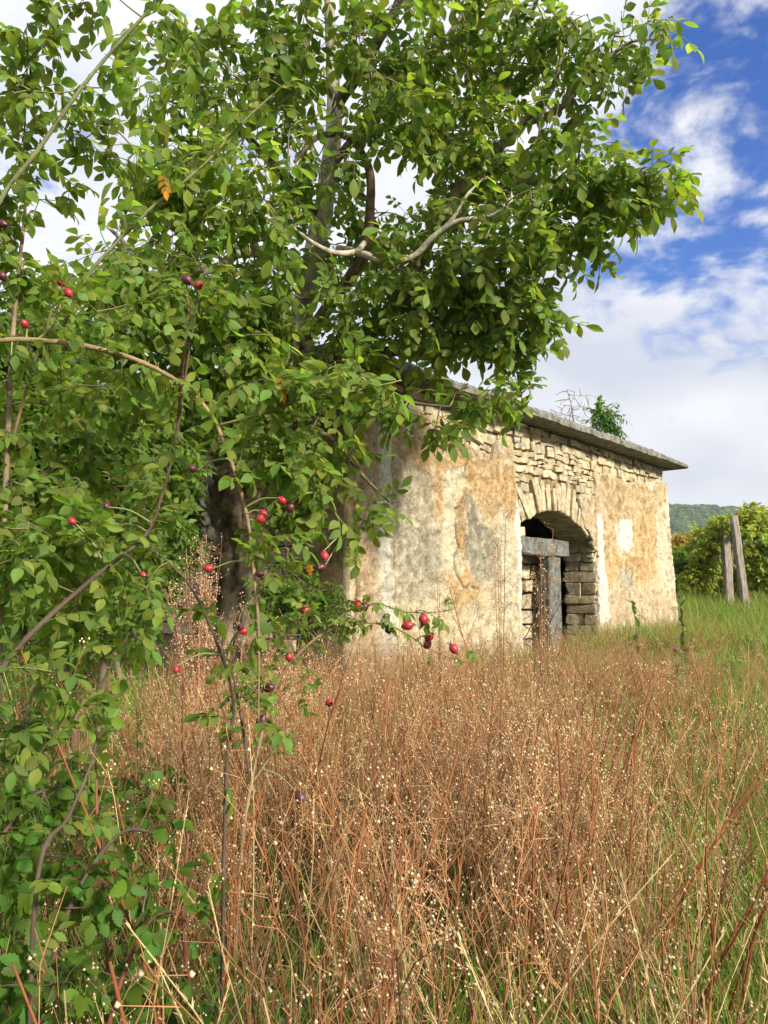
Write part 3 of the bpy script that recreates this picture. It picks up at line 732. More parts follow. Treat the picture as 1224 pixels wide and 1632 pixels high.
# the roof slab: ragged concrete edge
def roof():
    us_ = np.arange(-0.42, LEN + 0.38, 0.06); a = Acc()
    vs_ = [-0.36, -0.32, -0.2, 0.3, 1.5, 3.0, 4.6, DEPTH + 0.2, DEPTH + 0.3]
    top, bot = [], []
    for s in us_:
        e = 0.05 * fbm((s, 0, 0), 1.4, 5) + (0.02 * mnoise.noise(Vector((s * 11, 0, 0))))
        tz = 0.145 + 0.03 * fbm((s, 3, 0), 1.1, 5) + 0.012 * mnoise.noise(Vector((s * 14, 2, 0)))
        tz -= 0.035 * sst(LEN - 1.5, LEN, s)
        for k, v in enumerate(vs_):
            ev = e if k < 3 else 0; zz = 0.0
            z_ = ZT + tz
            if k == 0: z_ = ZT + tz * 0.60
            elif k == 1: z_ = ZT + tz * 0.94
            elif k > 2: z_ += 0.03 * mnoise.noise(Vector((s * 2, v * 2, 0)))
            top.append(FP(s, v - ev, z_)); 
            bot.append(FP(s, v - ev, ZT + (0.0 if k > 0 else 0.012) + (0.006 * mnoise.noise(Vector((s * 9, v * 4, 5))) + 0.004)))
    n, m_ = len(us_), len(vs_); V = np.array(top + bot); o2 = n * m_; f = []
    for i in range(n - 1):
        for j in range(m_ - 1):
            q = i * m_ + j; f.append((q, q + m_, q + m_ + 1, q + 1)); f.append((o2 + q, o2 + q + 1, o2 + q + m_ + 1, o2 + q + m_))
        q = i * m_; f.append((q, o2 + q, o2 + q + m_, q + m_)); q += m_ - 1; f.append((q, q + m_, o2 + q + m_, o2 + q))
    for j in range(m_ - 1):
        f.append((j, j + 1, o2 + j + 1, o2 + j)); q = (n - 1) * m_ + j; f.append((q, o2 + q, o2 + q + 1, q + 1))
    a.add(V, f); return a
part('roof_slab', roof(), building, M_conc, False)
def block(acc, PF, s0, s1, t0, t1, z0, z1, jit=0.01, nseg=6, tint=(1, 1, 1)):
    """beam with slightly worn edges"""
    V = []; c = 0.02
    loop = [(t0 + c, z0), (t1 - c, z0), (t1, z0 + c), (t1, z1 - c), (t1 - c, z1), (t0 + c, z1), (t0, z1 - c), (t0, z0 + c)]
    for i in range(nseg + 1):
        s = s0 + (s1 - s0) * i / nseg
        for (t_, z_) in loop: V.append(PF(s, t_ + rng.normal(0, jit * 0.5), z_ + rng.normal(0, jit * 0.5)))
    f = []; n = 8
    for i in range(nseg):
        for j in range(n): f.append((i * n + j, i * n + (j + 1) % n, (i + 1) * n + (j + 1) % n, (i + 1) * n + j))
    acc.add(V, f, tint)
    k = acc.n - len(V); acc.f.append(np.array([(k, k + j + 1, k + j) for j in range(1, 7)] + [(k + nseg * n, k + nseg * n + j, k + nseg * n + j + 1) for j in range(1, 7)]))
TLn = 0.22
lz0 = pf(860, 884, TLn)[1]; lz1 = pf(860, 857, TLn)[1]
a = Acc(); block(a, FP, sL - 0.25, pf(906, 880, TLn)[0], TLn, TLn + 0.26, lz0, lz1, 0.012, 9); part('lintel', a, building, M_slate, False)
ps0, ps1 = pf(876, 950, TLn + 0.05)[0], pf(896, 950, TLn + 0.05)[0]
def VP(z_, t_, s_): return FP(s_, t_, z_)
a = Acc(); block(a, VP, 0.6, lz0 + 0.004, TLn + 0.04, TLn + 0.22, ps0, ps1 - 0.03, 0.006, 9); part('door_post', a, building, M_slate, False)
# thin tangle behind the post
a = Acc()
for k in range(14):
    s = rng.uniform(sL + 0.1, ps0); q = [FP(s, 0.5 + rng.uniform(-.1, .15), 0.8)]
    for j in range(5): q.append(q[-1] + np.array([rng.normal(0, .16), rng.normal(0, .06), rng.uniform(0.1, 0.32)]))
    tube(a, q, [0.009, 0.008, 0.007, 0.006, 0.004, 0.003], 5, 4, (0.07, 0.05, 0.035))
br = thing('bramble_tangle', 'dark leafless bramble stems tangled in the arched doorway', 'bramble', tuple(FP(sL + 0.5, 0.5, 0.75)))
part('stem', a, br, M_twig)

# ------------------------------------------------------------------ walnut tree
wt = thing('walnut_tree', 'large leafy walnut tree leaning over the left end of the stone building', 'tree', tuple(P(372, 1000, 8.9)))
TB = (0.85, 0.76, 0.62); LG = (1.9, 1.85, 1.7); DK = (0.6, 0.5, 0.4)
limbs = []
def limb(name, spec, rads, sides=10, tint=TB, ridge=0.0, rough=0.2, seg=6):
    pts = [P(*q) for q in spec]
    C = subbranch(name, (pts, rads), wt, M_bark, sides, tint, rough, ridge, seg); limbs.append(C); return C
limb('trunk', [(375, 1030, 8.8), (378, 940, 8.8), (380, 860, 8.8), (385, 790, 8.8), (400, 740, 8.8), (428, 690, 8.8), (455, 620, 8.7), (475, 540, 8.6)], [0.34, 0.25, 0.23, 0.29, 0.25, 0.19, 0.16, 0.14], 56, (1.15, 1.0, 0.8), 0.9, 0.35, 12)
limb('trunk', [(475, 540, 8.6), (490, 450, 8.5), (512, 350, 8.4), (524, 270, 8.3), (532, 200, 8.2), (530, 110, 8.1), (524, 0, 8.0), (515, -120, 8.0)], [0.14, 0.125, 0.11, 0.095, 0.085, 0.07, 0.05, 0.03], 14, LG, 0.12, 0.15)
limb('limb', [(531, 190, 8.2), (545, 155, 8.1), (570, 120, 7.9), (600, 70, 7.7), (630, 15, 7.5), (660, -60, 7.3)], [0.06, 0.062, 0.06, 0.055, 0.045, 0.03], 10, DK)
limb('limb', [(470, 560, 8.6), (530, 480, 8.2), (565, 430, 7.9), (583, 385, 7.7), (590, 330, 7.5), (588, 270, 7.4), (560, 222, 7.4), (530, 214, 7.6), (500, 222, 7.4), (470, 258, 7.2)], [0.08, 0.07, 0.06, 0.055, 0.045, 0.04, 0.035, 0.032, 0.028, 0.018], 10, (0.75, 0.6, 0.45))
limb('limb', [(583, 385, 7.7), (565, 402, 7.5), (530, 402, 7.3), (495, 385, 7.1), (470, 365, 7.0)], [0.03, 0.03, 0.026, 0.02, 0.012], 8, LG)
limb('limb', [(540, 395, 7.8), (580, 405, 7.4), (620, 420, 7.3), (660, 408, 7.2), (690, 378, 7.1), (730, 353, 7.0), (780, 345, 6.9), (812, 325, 6.8), (815, 305, 6.8)], [0.03, 0.034, 0.034, 0.03, 0.028, 0.024, 0.02, 0.014, 0.008], 8, LG)
limb('limb', [(690, 378, 7.1), (720, 350, 7.0), (745, 310, 6.9), (770, 285, 6.9)], [0.02, 0.018, 0.014, 0.008], 6, LG)
limb('limb', [(455, 620, 8.7), (540, 560, 8.2), (620, 500, 7.8), (660, 430, 7.6), (700, 350, 7.5), (760, 270, 7.5), (830, 200, 7.5), (880, 140, 7.4), (900, 60, 7.3)], [0.12, 0.10, 0.09, 0.08, 0.07, 0.06, 0.045, 0.03, 0.015], 10, (0.9, 0.8, 0.65))
limb('limb', [(700, 350, 7.5), (790, 300, 7.4), (880, 288, 7.3), (960, 282, 7.2), (1040, 272, 7.1)], [0.045, 0.04, 0.03, 0.02, 0.01], 8, TB)
limb('limb', [(830, 200, 7.5), (890, 175, 7.3), (940, 120, 7.2), (1000, 70, 7.1), (1050, 62, 7.0)], [0.035, 0.03, 0.024, 0.016, 0.008], 8, TB)
limb('limb', [(880, 240, 7.4), (905, 200, 7.3), (940, 160, 7.3), (985, 148, 7.2)], [0.02, 0.016, 0.011, 0.006], 6, DK)
limb('limb', [(620, 500, 7.8), (700, 470, 7.4), (790, 430, 7.3), (860, 400, 7.2), (930, 370, 7.1)], [0.06, 0.05, 0.035, 0.022, 0.01], 8, DK)
limb('limb', [(540, 560, 8.2), (640, 560, 7.8), (740, 560, 7.8), (820, 580, 7.8), (850, 620, 7.8)], [0.06, 0.05, 0.035, 0.02, 0.01], 8, DK)
limb('limb', [(490, 450, 8.5), (440, 410, 8.2), (400, 400, 7.6), (375, 405, 7.2), (350, 425, 6.9), (300, 430, 6.6), (230, 410, 6.4), (170, 360, 6.2)], [0.08, 0.07, 0.06, 0.05, 0.045, 0.035, 0.025, 0.012], 10, LG)
limb('limb', [(512, 350, 8.4), (450, 280, 8.0), (380, 200, 7.6), (320, 120, 7.2), (290, 60, 7.0)], [0.06, 0.05, 0.035, 0.02, 0.01], 8, TB)
limb('limb', [(524, 270, 8.3), (600, 180, 8.0), (680, 100, 7.8), (740, 20, 7.7), (790, -60, 7.6)], [0.05, 0.045, 0.035, 0.025, 0.015], 8, TB)
limb('limb', [(428, 690, 8.8), (360, 620, 8.0), (290, 560, 7.2), (220, 520, 6.6), (150, 500, 6.2)], [0.10, 0.07, 0.05, 0.03, 0.015], 8, DK)
limb('limb', [(330, 720, 8.6), (300, 640, 8.2), (322, 560, 8.0), (330, 480, 7.8), (325, 440, 7.8)], [0.03, 0.025, 0.024, 0.02, 0.012], 6, (1.9, 1.9, 1.8))
limb('limb', [(428, 690, 8.8), (480, 690, 8.0), (530, 700, 7.6), (580, 760, 7.4), (620, 800, 7.3)], [0.05, 0.04, 0.03, 0.018, 0.008], 8, DK)
limb('limb', [(475, 540, 8.6), (560, 610, 7.7), (650, 640, 7.4), (730, 650, 7.2)], [0.05, 0.035, 0.02, 0.008], 8, DK)
nodes = [q for C in limbs[1:] for q in C[2:]]
K = 0.60
E = [  # px, py, dist, rx, ry, rd(m), n
 (600, 60, 7.2, 190, 110, 1.2, 95), (760, 60, 7.3, 140, 100, 1.0, 75), (900, 70, 7.2, 110, 75, 0.7, 48), (1010, 80, 7.0, 60, 42, 0.4, 22), (940, 140, 7.2, 60, 40, 0.5, 14),
 (430, 90, 7.0, 140, 110, 1.0, 75), (300, 150, 6.8, 110, 110, 0.9, 58), (250, 270, 6.5, 75, 80, 0.8, 32), (350, 320, 6.8, 150, 100, 1.0, 80), (560, 230, 7.2, 150, 110, 1.0, 70),
 (720, 220, 7.3, 150, 120, 1.0, 90), (850, 250, 7.3, 110, 80, 0.8, 55), (960, 290, 7.1, 90, 52, 0.5, 44), (1040, 285, 7.0, 46, 36, 0.35, 22), (930, 350, 7.1, 70, 50, 0.5, 24),
 (840, 390, 7.2, 110, 80, 0.8, 58), (700, 400, 7.4, 150, 100, 1.0, 85), (560, 400, 8.3, 130, 90, 0.8, 60), (430, 430, 7.0, 130, 90, 0.9, 75), (260, 440, 6.3, 120, 90, 0.8, 65),
 (180, 410, 6.2, 50, 50, 0.6, 16), (140, 520, 6.2, 90, 80, 0.8, 50), (300, 560, 7.0, 140, 90, 1.0, 75), (450, 560, 7.4, 120, 90, 0.9, 70), (620, 500, 7.8, 120, 70, 0.8, 60), (760, 500, 7.5, 90, 60, 0.6, 45), (860, 480, 7.3, 50, 45, 0.4, 18),
 (810, 550, 7.7, 60, 35, 0.5, 22), (690, 545, 7.7, 80, 30, 0.5, 16), (550, 580, 7.6, 60, 40, 0.5, 18), (400, 670, 7.5, 110, 60, 0.7, 50), (455, 800, 7.6, 40, 50, 0.3, 14), (230, 650, 7.2, 110, 70, 0.8, 45), (470, 690, 7.4, 70, 50, 0.5, 28),
 (620, 640, 7.2, 50, 20, 0.3, 10), (750, 632, 7.4, 55, 18, 0.3, 14), (540, 730, 7.5, 30, 60, 0.3, 9), (600, 805, 7.3, 22, 20, 0.2, 5), (490, 790, 7.6, 45, 45, 0.4, 12), (830, 620, 7.8, 30, 20, 0.2, 6), (700, 680, 7.3, 50, 12, 0.2, 5), (800, 655, 7.8, 22, 12, 0.2, 3),
 (640, -80, 7.2, 300, 60, 1.2, 60)]
show = [(limbs[i], k) for i, k in ((1, 20), (2, 16), (3, 13), (4, 10), (5, 10), (9, 14), (7, 8), (13, 12))]
def proj(p):
    x, y, z = p[0], p[1], p[2] - CAMZ; d = y * cp_ + z * sp_; return np.array([612 + F * x / d, 816 - F * (-y * sp_ + z * cp_) / d, d])
TRUNK = [(limbs[0][:38], 34), (np.array([P(318, y, 5.2) for y in range(885, 1010, 12)]), 36)]
show += TRUNK
def clear(items, show=show):
    # this side of the tree is open where its limbs show through
    cur = [(np.array([proj(q) for q in C]), k) for C, k in show]; out = []
    for it in items:
        q = proj(it[0] + it[1][:, 0] * 0.12); bad = False
        for C, k in cur:
            dd = np.hypot(C[:, 0] - q[0], C[:, 1] - q[1]); j = int(np.argmin(dd))
            if dd[j] < k and q[2] < C[j, 2] + 0.1: bad = True
        if not (bad and rng.random() < 0.85): out.append(it)
    return out
tips = []
for e in E: tips += ell(*e[:6], int(e[6] * K))
tw = grow(nodes, tips, 0.01, 0.18, 6)
a = Acc()
for pl in tw: tube(a, pl, np.linspace(0.010, 0.0035, len(pl)), 4, 0, np.array(TB) * rng.uniform(0.6, 1.5))
part('twigs', a, wt, M_bark, kind='stuff')
put_leaves(wt, WAL, clear(leaf_items(tw, 3, 1, 0.9, 0.85, 1.6)), 300)
for (px, py, d) in [(772, 270, 6.6), (445, 243, 6.7), (700, 268, 6.8), (275, 80, 6.6), (368, 140, 6.6), (680, 262, 6.8)]:
    bm = bmesh.new(); bmesh.ops.create_icosphere(bm, subdivisions=2, radius=0.024)
    for v in bm.verts: v.co.z *= 1.12
    V = np.array([v.co[:] for v in bm.verts]); Fc = np.array([[v.index for v in f.verts] for f in bm.faces]); bm.free()
    a = Acc(); a.add(V + P(px, py, d), Fc); tube(a, [P(px, py, d) + [0, 0, 0.02], P(px, py, d) + [0.01, 0.03, 0.09]], [0.003, 0.003], 4, 2); part('walnut', a, wt, M_nut)

# ------------------------------------------------------------------ shrubs on the left
def shrub(name, label, cat, base, stems, cl, kind, nobj, wood=(0.22, 0.17, 0.12), per=(3, 2), rr=0.008, sc=(0.8, 1.15), kn=1.0, exs=3, group=None):
    root = thing(name, label, cat, tuple(base), group)
    lim = []
    for spec, rads, tint in stems:
        a = Acc(); C = tube(a, [P(*q) for q in spec], rads, 8, 9, tint, 0.28, 14.0); part('stem', a, root, M_twig); lim.append(C)
    if kind is ROS:
        a = Acc()
        for C in lim:
            for i in range(1, len(C) - 2):
                if rng.random() < .55:
                    T = C[i + 1] - C[i]; T /= np.linalg.norm(T); o_ = np.cross(T, rng.normal(0, 1, 3)); o_ /= np.linalg.norm(o_); q = C[i] + (C[i + 1] - C[i]) * rng.random()
                    rr_ = .0055 if C is lim[0] else .003
                    tube(a, [q + o_ * rr_ * .6, q + o_ * (rr_ + .003) - T * .001, q + o_ * (rr_ + .0065) - T * .004], [.0016, .0009, .0002], 4, 0, (.36, .22, .13))
        part('thorns', a, root, M_twig, kind='stuff')
    nodes = [q for C in lim for q in C[2:]]
    tips = []
    for e in cl: tips += ell(*e[:6], max(2, int(e[6] * kn)))
    tw = grow(nodes, tips, rr, 0.2, 5)
    a = Acc()
    for pl in tw: tube(a, pl, np.linspace(rr, rr * 0.3, len(pl)), 4, 0, np.array(wood) * rng.uniform(0.7, 1.4))
    part('twigs', a, root, M_twig, kind='stuff')
    # leaves along the long stems too
    extra = [C[max(0, k - 2):k + 1] for C in lim for k in range(6, len(C), exs)]
    put_leaves(root, kind, clear(leaf_items(tw, per[0], per[1], 0.4, *sc) + leaf_items(extra, 1, 0, 0.4, *sc), TRUNK), nobj)
    return root, lim
BW = (0.20, 0.16, 0.10)
shrub('elder_shrub', 'dense green elder shrub filling the left side behind the rose canes', 'shrub', (-1.9, 5.2, hg(-1.9, 5.2)),
      [([(120, 1200, 5.2), (110, 1000, 5.1), (100, 800, 5.1), (60, 600, 5.2), (40, 480, 5.3)], [0.03, 0.028, 0.02, 0.014, 0.008], BW),
       ([(150, 1200, 5.2), (180, 950, 5.2), (230, 780, 5.2), (260, 650, 5.2)], [0.03, 0.024, 0.016, 0.008], BW),
       ([(90, 1200, 5.2), (20, 950, 5.0), (-40, 750, 5.0), (-60, 600, 5.0)], [0.03, 0.024, 0.016, 0.008], BW)],
      [(60, 560, 5.3, 120, 90, 0.7, 110), (60, 700, 5.2, 120, 110, 0.7, 140), (200, 740, 5.3, 120, 90, 0.6, 120), (80, 860, 5.1, 130, 100, 0.7, 130), (220, 860, 5.3, 90, 80, 0.5, 80), (-60, 700, 5.0, 90, 200, 0.7, 80), (120, 960, 4.8, 150, 70, 0.5, 90)], ELD, 300, BW, (3, 2), 0.006, (0.75, 1.1))
shrub('elder_shrub', 'smaller green shrub growing against the shaded end wall beside the walnut trunk', 'shrub', (-2.6, 7.6, hg(-2.6, 7.6)),
      [([(210, 1080, 7.8), (215, 900, 7.8), (230, 760, 7.8)], [0.03, 0.02, 0.01], BW), ([(190, 1080, 7.8), (160, 900, 7.8), (130, 780, 7.8)], [0.03, 0.02, 0.01], BW)],
      [(220, 820, 7.8, 110, 100, 0.5, 110), (120, 850, 7.8, 120, 110, 0.5, 90), (285, 840, 7.9, 35, 80, 0.3, 30), (240, 930, 7.6, 50, 50, 0.3, 26), (20, 800, 8.2, 140, 200, 0.5, 90), (250, 700, 8.3, 120, 80, 0.5, 60)], ELD, 60, BW, (3, 2), 0.006, (0.9, 1.3))
shrub('ivy_shrub', 'low bright green leafy shoots against the lower end wall below the walnut', 'shrub', (-0.9, 7.2, hg(-0.9, 7.2)),
      [([(470, 1090, 7.0), (480, 980, 6.9), (500, 920, 6.8)], [0.015, 0.01, 0.005], BW), ([(430, 1090, 7.0), (440, 1000, 6.9), (420, 940, 6.8)], [0.015, 0.01, 0.005], BW)],
      [(480, 940, 6.8, 60, 50, 0.3, 34), (420, 960, 6.8, 50, 40, 0.3, 22), (520, 980, 6.8, 40, 30, 0.3, 14)], ELD, 80, BW, (3, 1), 0.004, (0.7, 1.0))

# ------------------------------------------------------------------ dog rose in the foreground
CB = (0.34, 0.24, 0.13); CG = (0.22, 0.24, 0.10); CD = (0.12, 0.085, 0.06); CRd = (0.24, 0.09, 0.06)
D = 1.75
def sd_(L_, d=D): return [(x, y, d + dd) for (x, y, dd) in L_]
rose_stems = [
 (sd_([(-120, 640, .1), (-60, 560, .05), (0, 543, 0), (100, 546, 0), (200, 568, 0), (280, 606, 0), (335, 660, 0), (370, 740, 0), (395, 830, 0), (406, 930, 0), (412, 1010, 0), (412, 1150, .05)]), [.0068, .0066, .0064, .006, .0056, .0052, .0047, .0042, .0038, .0034, .003, .002], CB),
 (sd_([(352, 677, 0), (412, 661, -.03), (457, 643, -.05), (503, 631, -.07), (560, 624, -.08), (640, 606, -.05)]), [.0035, .003, .003, .0025, .002, .0015], CG),
 (sd_([(382, 750, 0), (430, 738, .03), (467, 741, .05), (490, 761, .05), (520, 800, .05), (560, 850, .05)]), [.003, .0028, .0025, .002, .0016, .001], CG),
 (sd_([(-90, 1700, -.2), (-60, 1180, -.2), (0, 1070, -.15), (60, 1000, -.1), (150, 920, 0), (230, 855, .05), (258, 790, .05), (280, 700, .1), (300, 570, .1), (317, 470, .1)]), [.006, .006, .006, .0056, .005, .004, .0035, .003, .0025, .0015], CD),
 (sd_([(280, 700, .1), (290, 600, .12), (300, 500, .12), (297, 455, .12)]), [.003, .0025, .002, .0015], CRd),
 (sd_([(-80, 480, -.1), (0, 320, 0), (60, 240, 0), (130, 140, 0), (190, 68, 0), (245, 8, 0), (300, -60, 0)]), [.006, .0055, .005, .0045, .004, .0035, .003], CG),
 (sd_([(100, 520, .25), (147, 430, .2), (223, 350, .2), (243, 330, .2), (324, 263, .2), (390, 192, .2), (456, 132, .2)]), [.005, .0045, .004, .004, .0035, .003, .002], CG),
 (sd_([(-30, 1700, .1), (10, 760, .15), (20, 540, .2), (30, 430, .2), (40, 330, .2), (38, 240, .2), (42, 150, .2)]), [.008, .007, .006, .005, .004, .003, .0015], (0.30, 0.22, 0.15)),
 (sd_([(20, 700, .15), (60, 560, .1), (92, 470, .05), (97, 452, .05)]), [.004, .003, .0025, .002], CB),
 (sd_([(50, 548, 0), (85, 520, 0), (95, 490, 0), (102, 466, 0)]), [.003, .0028, .0025, .002], CG),
 (sd_([(40, 1850, -.2), (60, 1400, -.2), (110, 1300, -.1), (150, 1200, 0), (160, 1100, .1), (210, 1000, .1)]), [.005, .0045, .004, .0035, .003, .0015], CD),
 (sd_([(180, 1850, .1), (170, 1500, .1), (155, 1300, .1), (150, 1150, .15), (130, 1040, .2)]), [.0045, .004, .0035, .003, .0015], CRd),
 (sd_([(350, 1800, .1), (360, 1250, .1), (372, 1120, .1), (340, 1010, .1), (300, 930, .1), (240, 870, .05)]), [.0045, .004, .0037, .0033, .0027, .0018], CD),
 (sd_([(20, 150, 0), (45, 145, 0), (95, 148, 0), (160, 140, .05), (230, 160, .05)]), [.0025, .0025, .002, .0015, .001], CG),
]
ra, rb = 1.7, 1.75
rose_cl = [(60, 60, 1.8, 70, 70, .2, 14), (150, 20, 1.8, 60, 30, .15, 5), (60, 190, 1.9, 80, 50, .15, 12), (20, 330, 1.8, 50, 90, .2, 14), (110, 330, 2.0, 40, 50, .2, 3), (300, 60, 2.0, 80, 50, .2, 5),
 (200, 240, 2.0, 90, 50, .15, 9), (400, 140, 2.0, 60, 60, .15, 5), (30, 480, 2.0, 60, 70, .2, 14), (90, 620, 2.0, 110, 60, .25, 24), (230, 640, 1.9, 70, 60, .15, 14), (450, 610, 1.72, 90, 30, .08, 12), (560, 600, 1.7, 60, 25, .08, 8),
 (480, 720, 1.8, 60, 50, .1, 12), (120, 760, 2.0, 140, 90, .3, 40), (60, 900, 1.9, 100, 100, .3, 44), (190, 860, 1.9, 70, 70, .2, 20), (120, 1010, 1.8, 130, 80, .25, 22),
 (60, 1130, 1.6, 110, 80, .2, 12), (440, 880, 1.75, 30, 60, .08, 6), (410, 690, 1.8, 40, 40, .1, 6), (180, 500, 2.0, 90, 50, .2, 10)]
rose, rl = shrub('dog_rose', 'tall dog rose with long arching canes and red hips in the left foreground', 'rose bush', (-0.85, 1.6, hg(-0.85, 1.6)), rose_stems, rose_cl, ROS, 300, (0.25, 0.2, 0.1), (2, 2), 0.0022, (0.85, 1.2), kn=0.62)
low_stems = [
 (sd_([(370, 1750, .4), (380, 1420, .4), (400, 1250, .45), (436, 1103, .45), (471, 1048, .45), (512, 1012, .45), (557, 992, .45), (588, 992, .45), (619, 997, .45), (647, 1009, .45), (672, 1026, .45), (700, 1040, .45), (723, 1048, .45), (742, 1028, .45)]), [.005, .0048, .0045, .0042, .004, .0038, .0036, .0033, .003, .0028, .0025, .002, .0018, .0012], CB),
 (sd_([(512, 1012, .45), (540, 985, .45), (565, 969, .45), (593, 962, .45), (610, 964, .45), (633, 972, .45), (655, 976, .45), (700, 975, .45), (723, 971, .45)]), [.003, .0028, .0026, .0024, .0022, .002, .0018, .0014, .001], CG),
 (sd_([(400, 1250, .45), (385, 1150, .5), (372, 1080, .5), (360, 1040, .5)]), [.004, .0035, .003, .002], CD),
 (sd_([(400, 1250, .45), (450, 1180, .5), (500, 1120, .5), (525, 1085, .5)]), [.003, .0025, .002, .0012], CG)]
low_cl = [(400, 1060, 2.2, 60, 50, .15, 13), (450, 1100, 2.2, 60, 40, .15, 11), (380, 1120, 2.2, 50, 30, .15, 9), (560, 985, 2.2, 40, 18, .05, 5), (660, 975, 2.2, 45, 14, .05, 5), (470, 1000, 2.2, 50, 40, .1, 9), (430, 1180, 2.2, 40, 40, .1, 5)]
rose2, rl2 = shrub('dog_rose', 'low dog rose with a thin hip-bearing cane reaching right in front of the plaster wall', 'rose bush', (-0.4, 2.15, hg(-0.4, 2.15)), low_stems, low_cl, ROS, 200, (0.25, 0.2, 0.1), (1, 1), 0.0016, (0.5, 0.8), kn=0.8, exs=9)
# hips
RED = (0.33, 0.022, 0.030); DR = (0.075, 0.014, 0.018); OR = (0.42, 0.035, 0.025)
hip_list = [(97, 450, RED, 1.0, 0), (109, 467, RED, 1.15, 0), (39, 516, RED, 1, 0), (298, 446, DR, 1.3, 0), (317, 455, RED, 1.15, 0), (17, 577, DR, .9, 0), (307, 747, DR, 1, 0), (170, 805, DR, .9, 0), (115, 831, RED, .9, 0),
 (451, 798, RED, 1.15, 0), (463, 809, DR, 1.1, 0), (416, 827, OR, 1.2, 0), (420, 818, RED, 0.9, 0), (517, 886, RED, 1.15, 0), (512, 904, DR, 1.25, 0), (332, 906, RED, 1, 0), (414, 914, DR, 1, 0), (228, 916, RED, .8, 0), (4, 357, DR, 1.2, 0), (4, 440, DR, 1.1, 0), (471, 678, DR, .9, 0), (281, 1067, RED, .8, 0),
 (570, 962, OR, 1, 1), (581, 966, DR, 1.05, 1), (619, 1003, DR, 1, 1), (650, 997, RED, 1.2, 1), (675, 987, RED, 1.2, 1), (684, 1015, RED, 1.1, 1), (681, 1028, DR, 1, 1), (723, 1034, RED, 1.1, 1), (383, 1000, DR, 1.0, 1), (389, 1006, RED, .9, 1), (461, 1048, RED, 1, 1), (428, 1096, DR, 1.2, 1), (417, 1151, (0.09, 0.02, 0.03), 1.5, 1), (479, 1271, (0.07, 0.02, 0.03), 1.4, 1), (412, 1100, DR, 1.0, 1), (525, 1120, RED, 1, 1), (487, 972, OR, 1, 1)]
for (px, py, c, k, w_) in hip_list:
    root, lim, d = ((rose, rl, 1.74), (rose2, rl2, 2.2))[w_]
    p = P(px, py, d); a = Acc()
    allp = np.concatenate(lim); q = allp[np.argmin(np.sum((allp - p) ** 2, 1))]
    dv = (p - q); ln = np.linalg.norm(dv)
    dirv = dv / (ln + 1e-9) * 0.7 + rng.normal(0, 0.4, 3) + np.array([0, 0, -0.2]); dirv /= np.linalg.norm(dirv)
    r0 = 0.0088 * k * d / 1.75; prof = [(-1.45, .15), (-1.0, .55), (-.6, .85), (0, 1.0), (.5, .9), (.95, .55), (1.2, .28), (1.4, .22)]
    B = frame(dirv, np.array([0.1, 0.2, 1.0])); V = []; n = 10
    for (x, r_) in prof:
        for j in range(n):
            an = j * 2 * math.pi / n; V.append(p + B @ np.array([x * r0, r_ * r0 * math.cos(an), r_ * r0 * math.sin(an)]))
    f = [(i * n + j, i * n + (j + 1) % n, (i + 1) * n + (j + 1) % n, (i + 1) * n + j) for i in range(len(prof) - 1) for j in range(n)]
    tints = np.concatenate([np.tile(np.array(c) * (1 if i < 6 else 0.25), (n, 1)) for i in range(len(prof))])
    a.add(V, f, tints)
    for j in range(5):   # dry sepals
        an = j * 1.2566; tip = p + B @ np.array([r0 * 2.0, r0 * 0.7 * math.cos(an), r0 * 0.7 * math.sin(an)]); b0 = p + B @ np.array([r0 * 1.25, r0 * .2 * math.cos(an), r0 * .2 * math.sin(an)])
        tube(a, [b0, tip], [0.0008, 0.0003], 3, 1, (0.10, 0.06, 0.03))
    base = p - dirv * r0 * 1.2
    tube(a, [base, (base + q) / 2 + np.array([0, 0, 0.1 * ln]), q], [0.0012, 0.0015, 0.0022] if ln < .07 else [0.0013, 0.0022, 0.003], 5, 4, np.array(CG) * (1.1 if ln < .07 else .8))
    part('rose_hip', a, root, M_hip)

YEL = Kind('rose', (0.45, 0.24, 0.04), M_rose, 3)
for (px, py, d, sc_) in [(260, 290, 1.78, .62), (447, 612, 1.68, .6), (492, 905, 2.1, .5)]:
    o = bpy.data.objects.new('leaf', YEL.me[rng.integers(3)]); COL.objects.link(o); o.parent = rose; o['label'] = 'yellowed orange dying leaf'
    m4 = np.eye(4); m4[:3, :3] = frame(np.array([.2, -.1, -1.0]), np.array([0.2, -1.0, 0.2])) * sc_; m4[:3, 3] = P(px, py - 12, d) - np.array(rose.location); o.matrix_local = Matrix(m4.tolist())

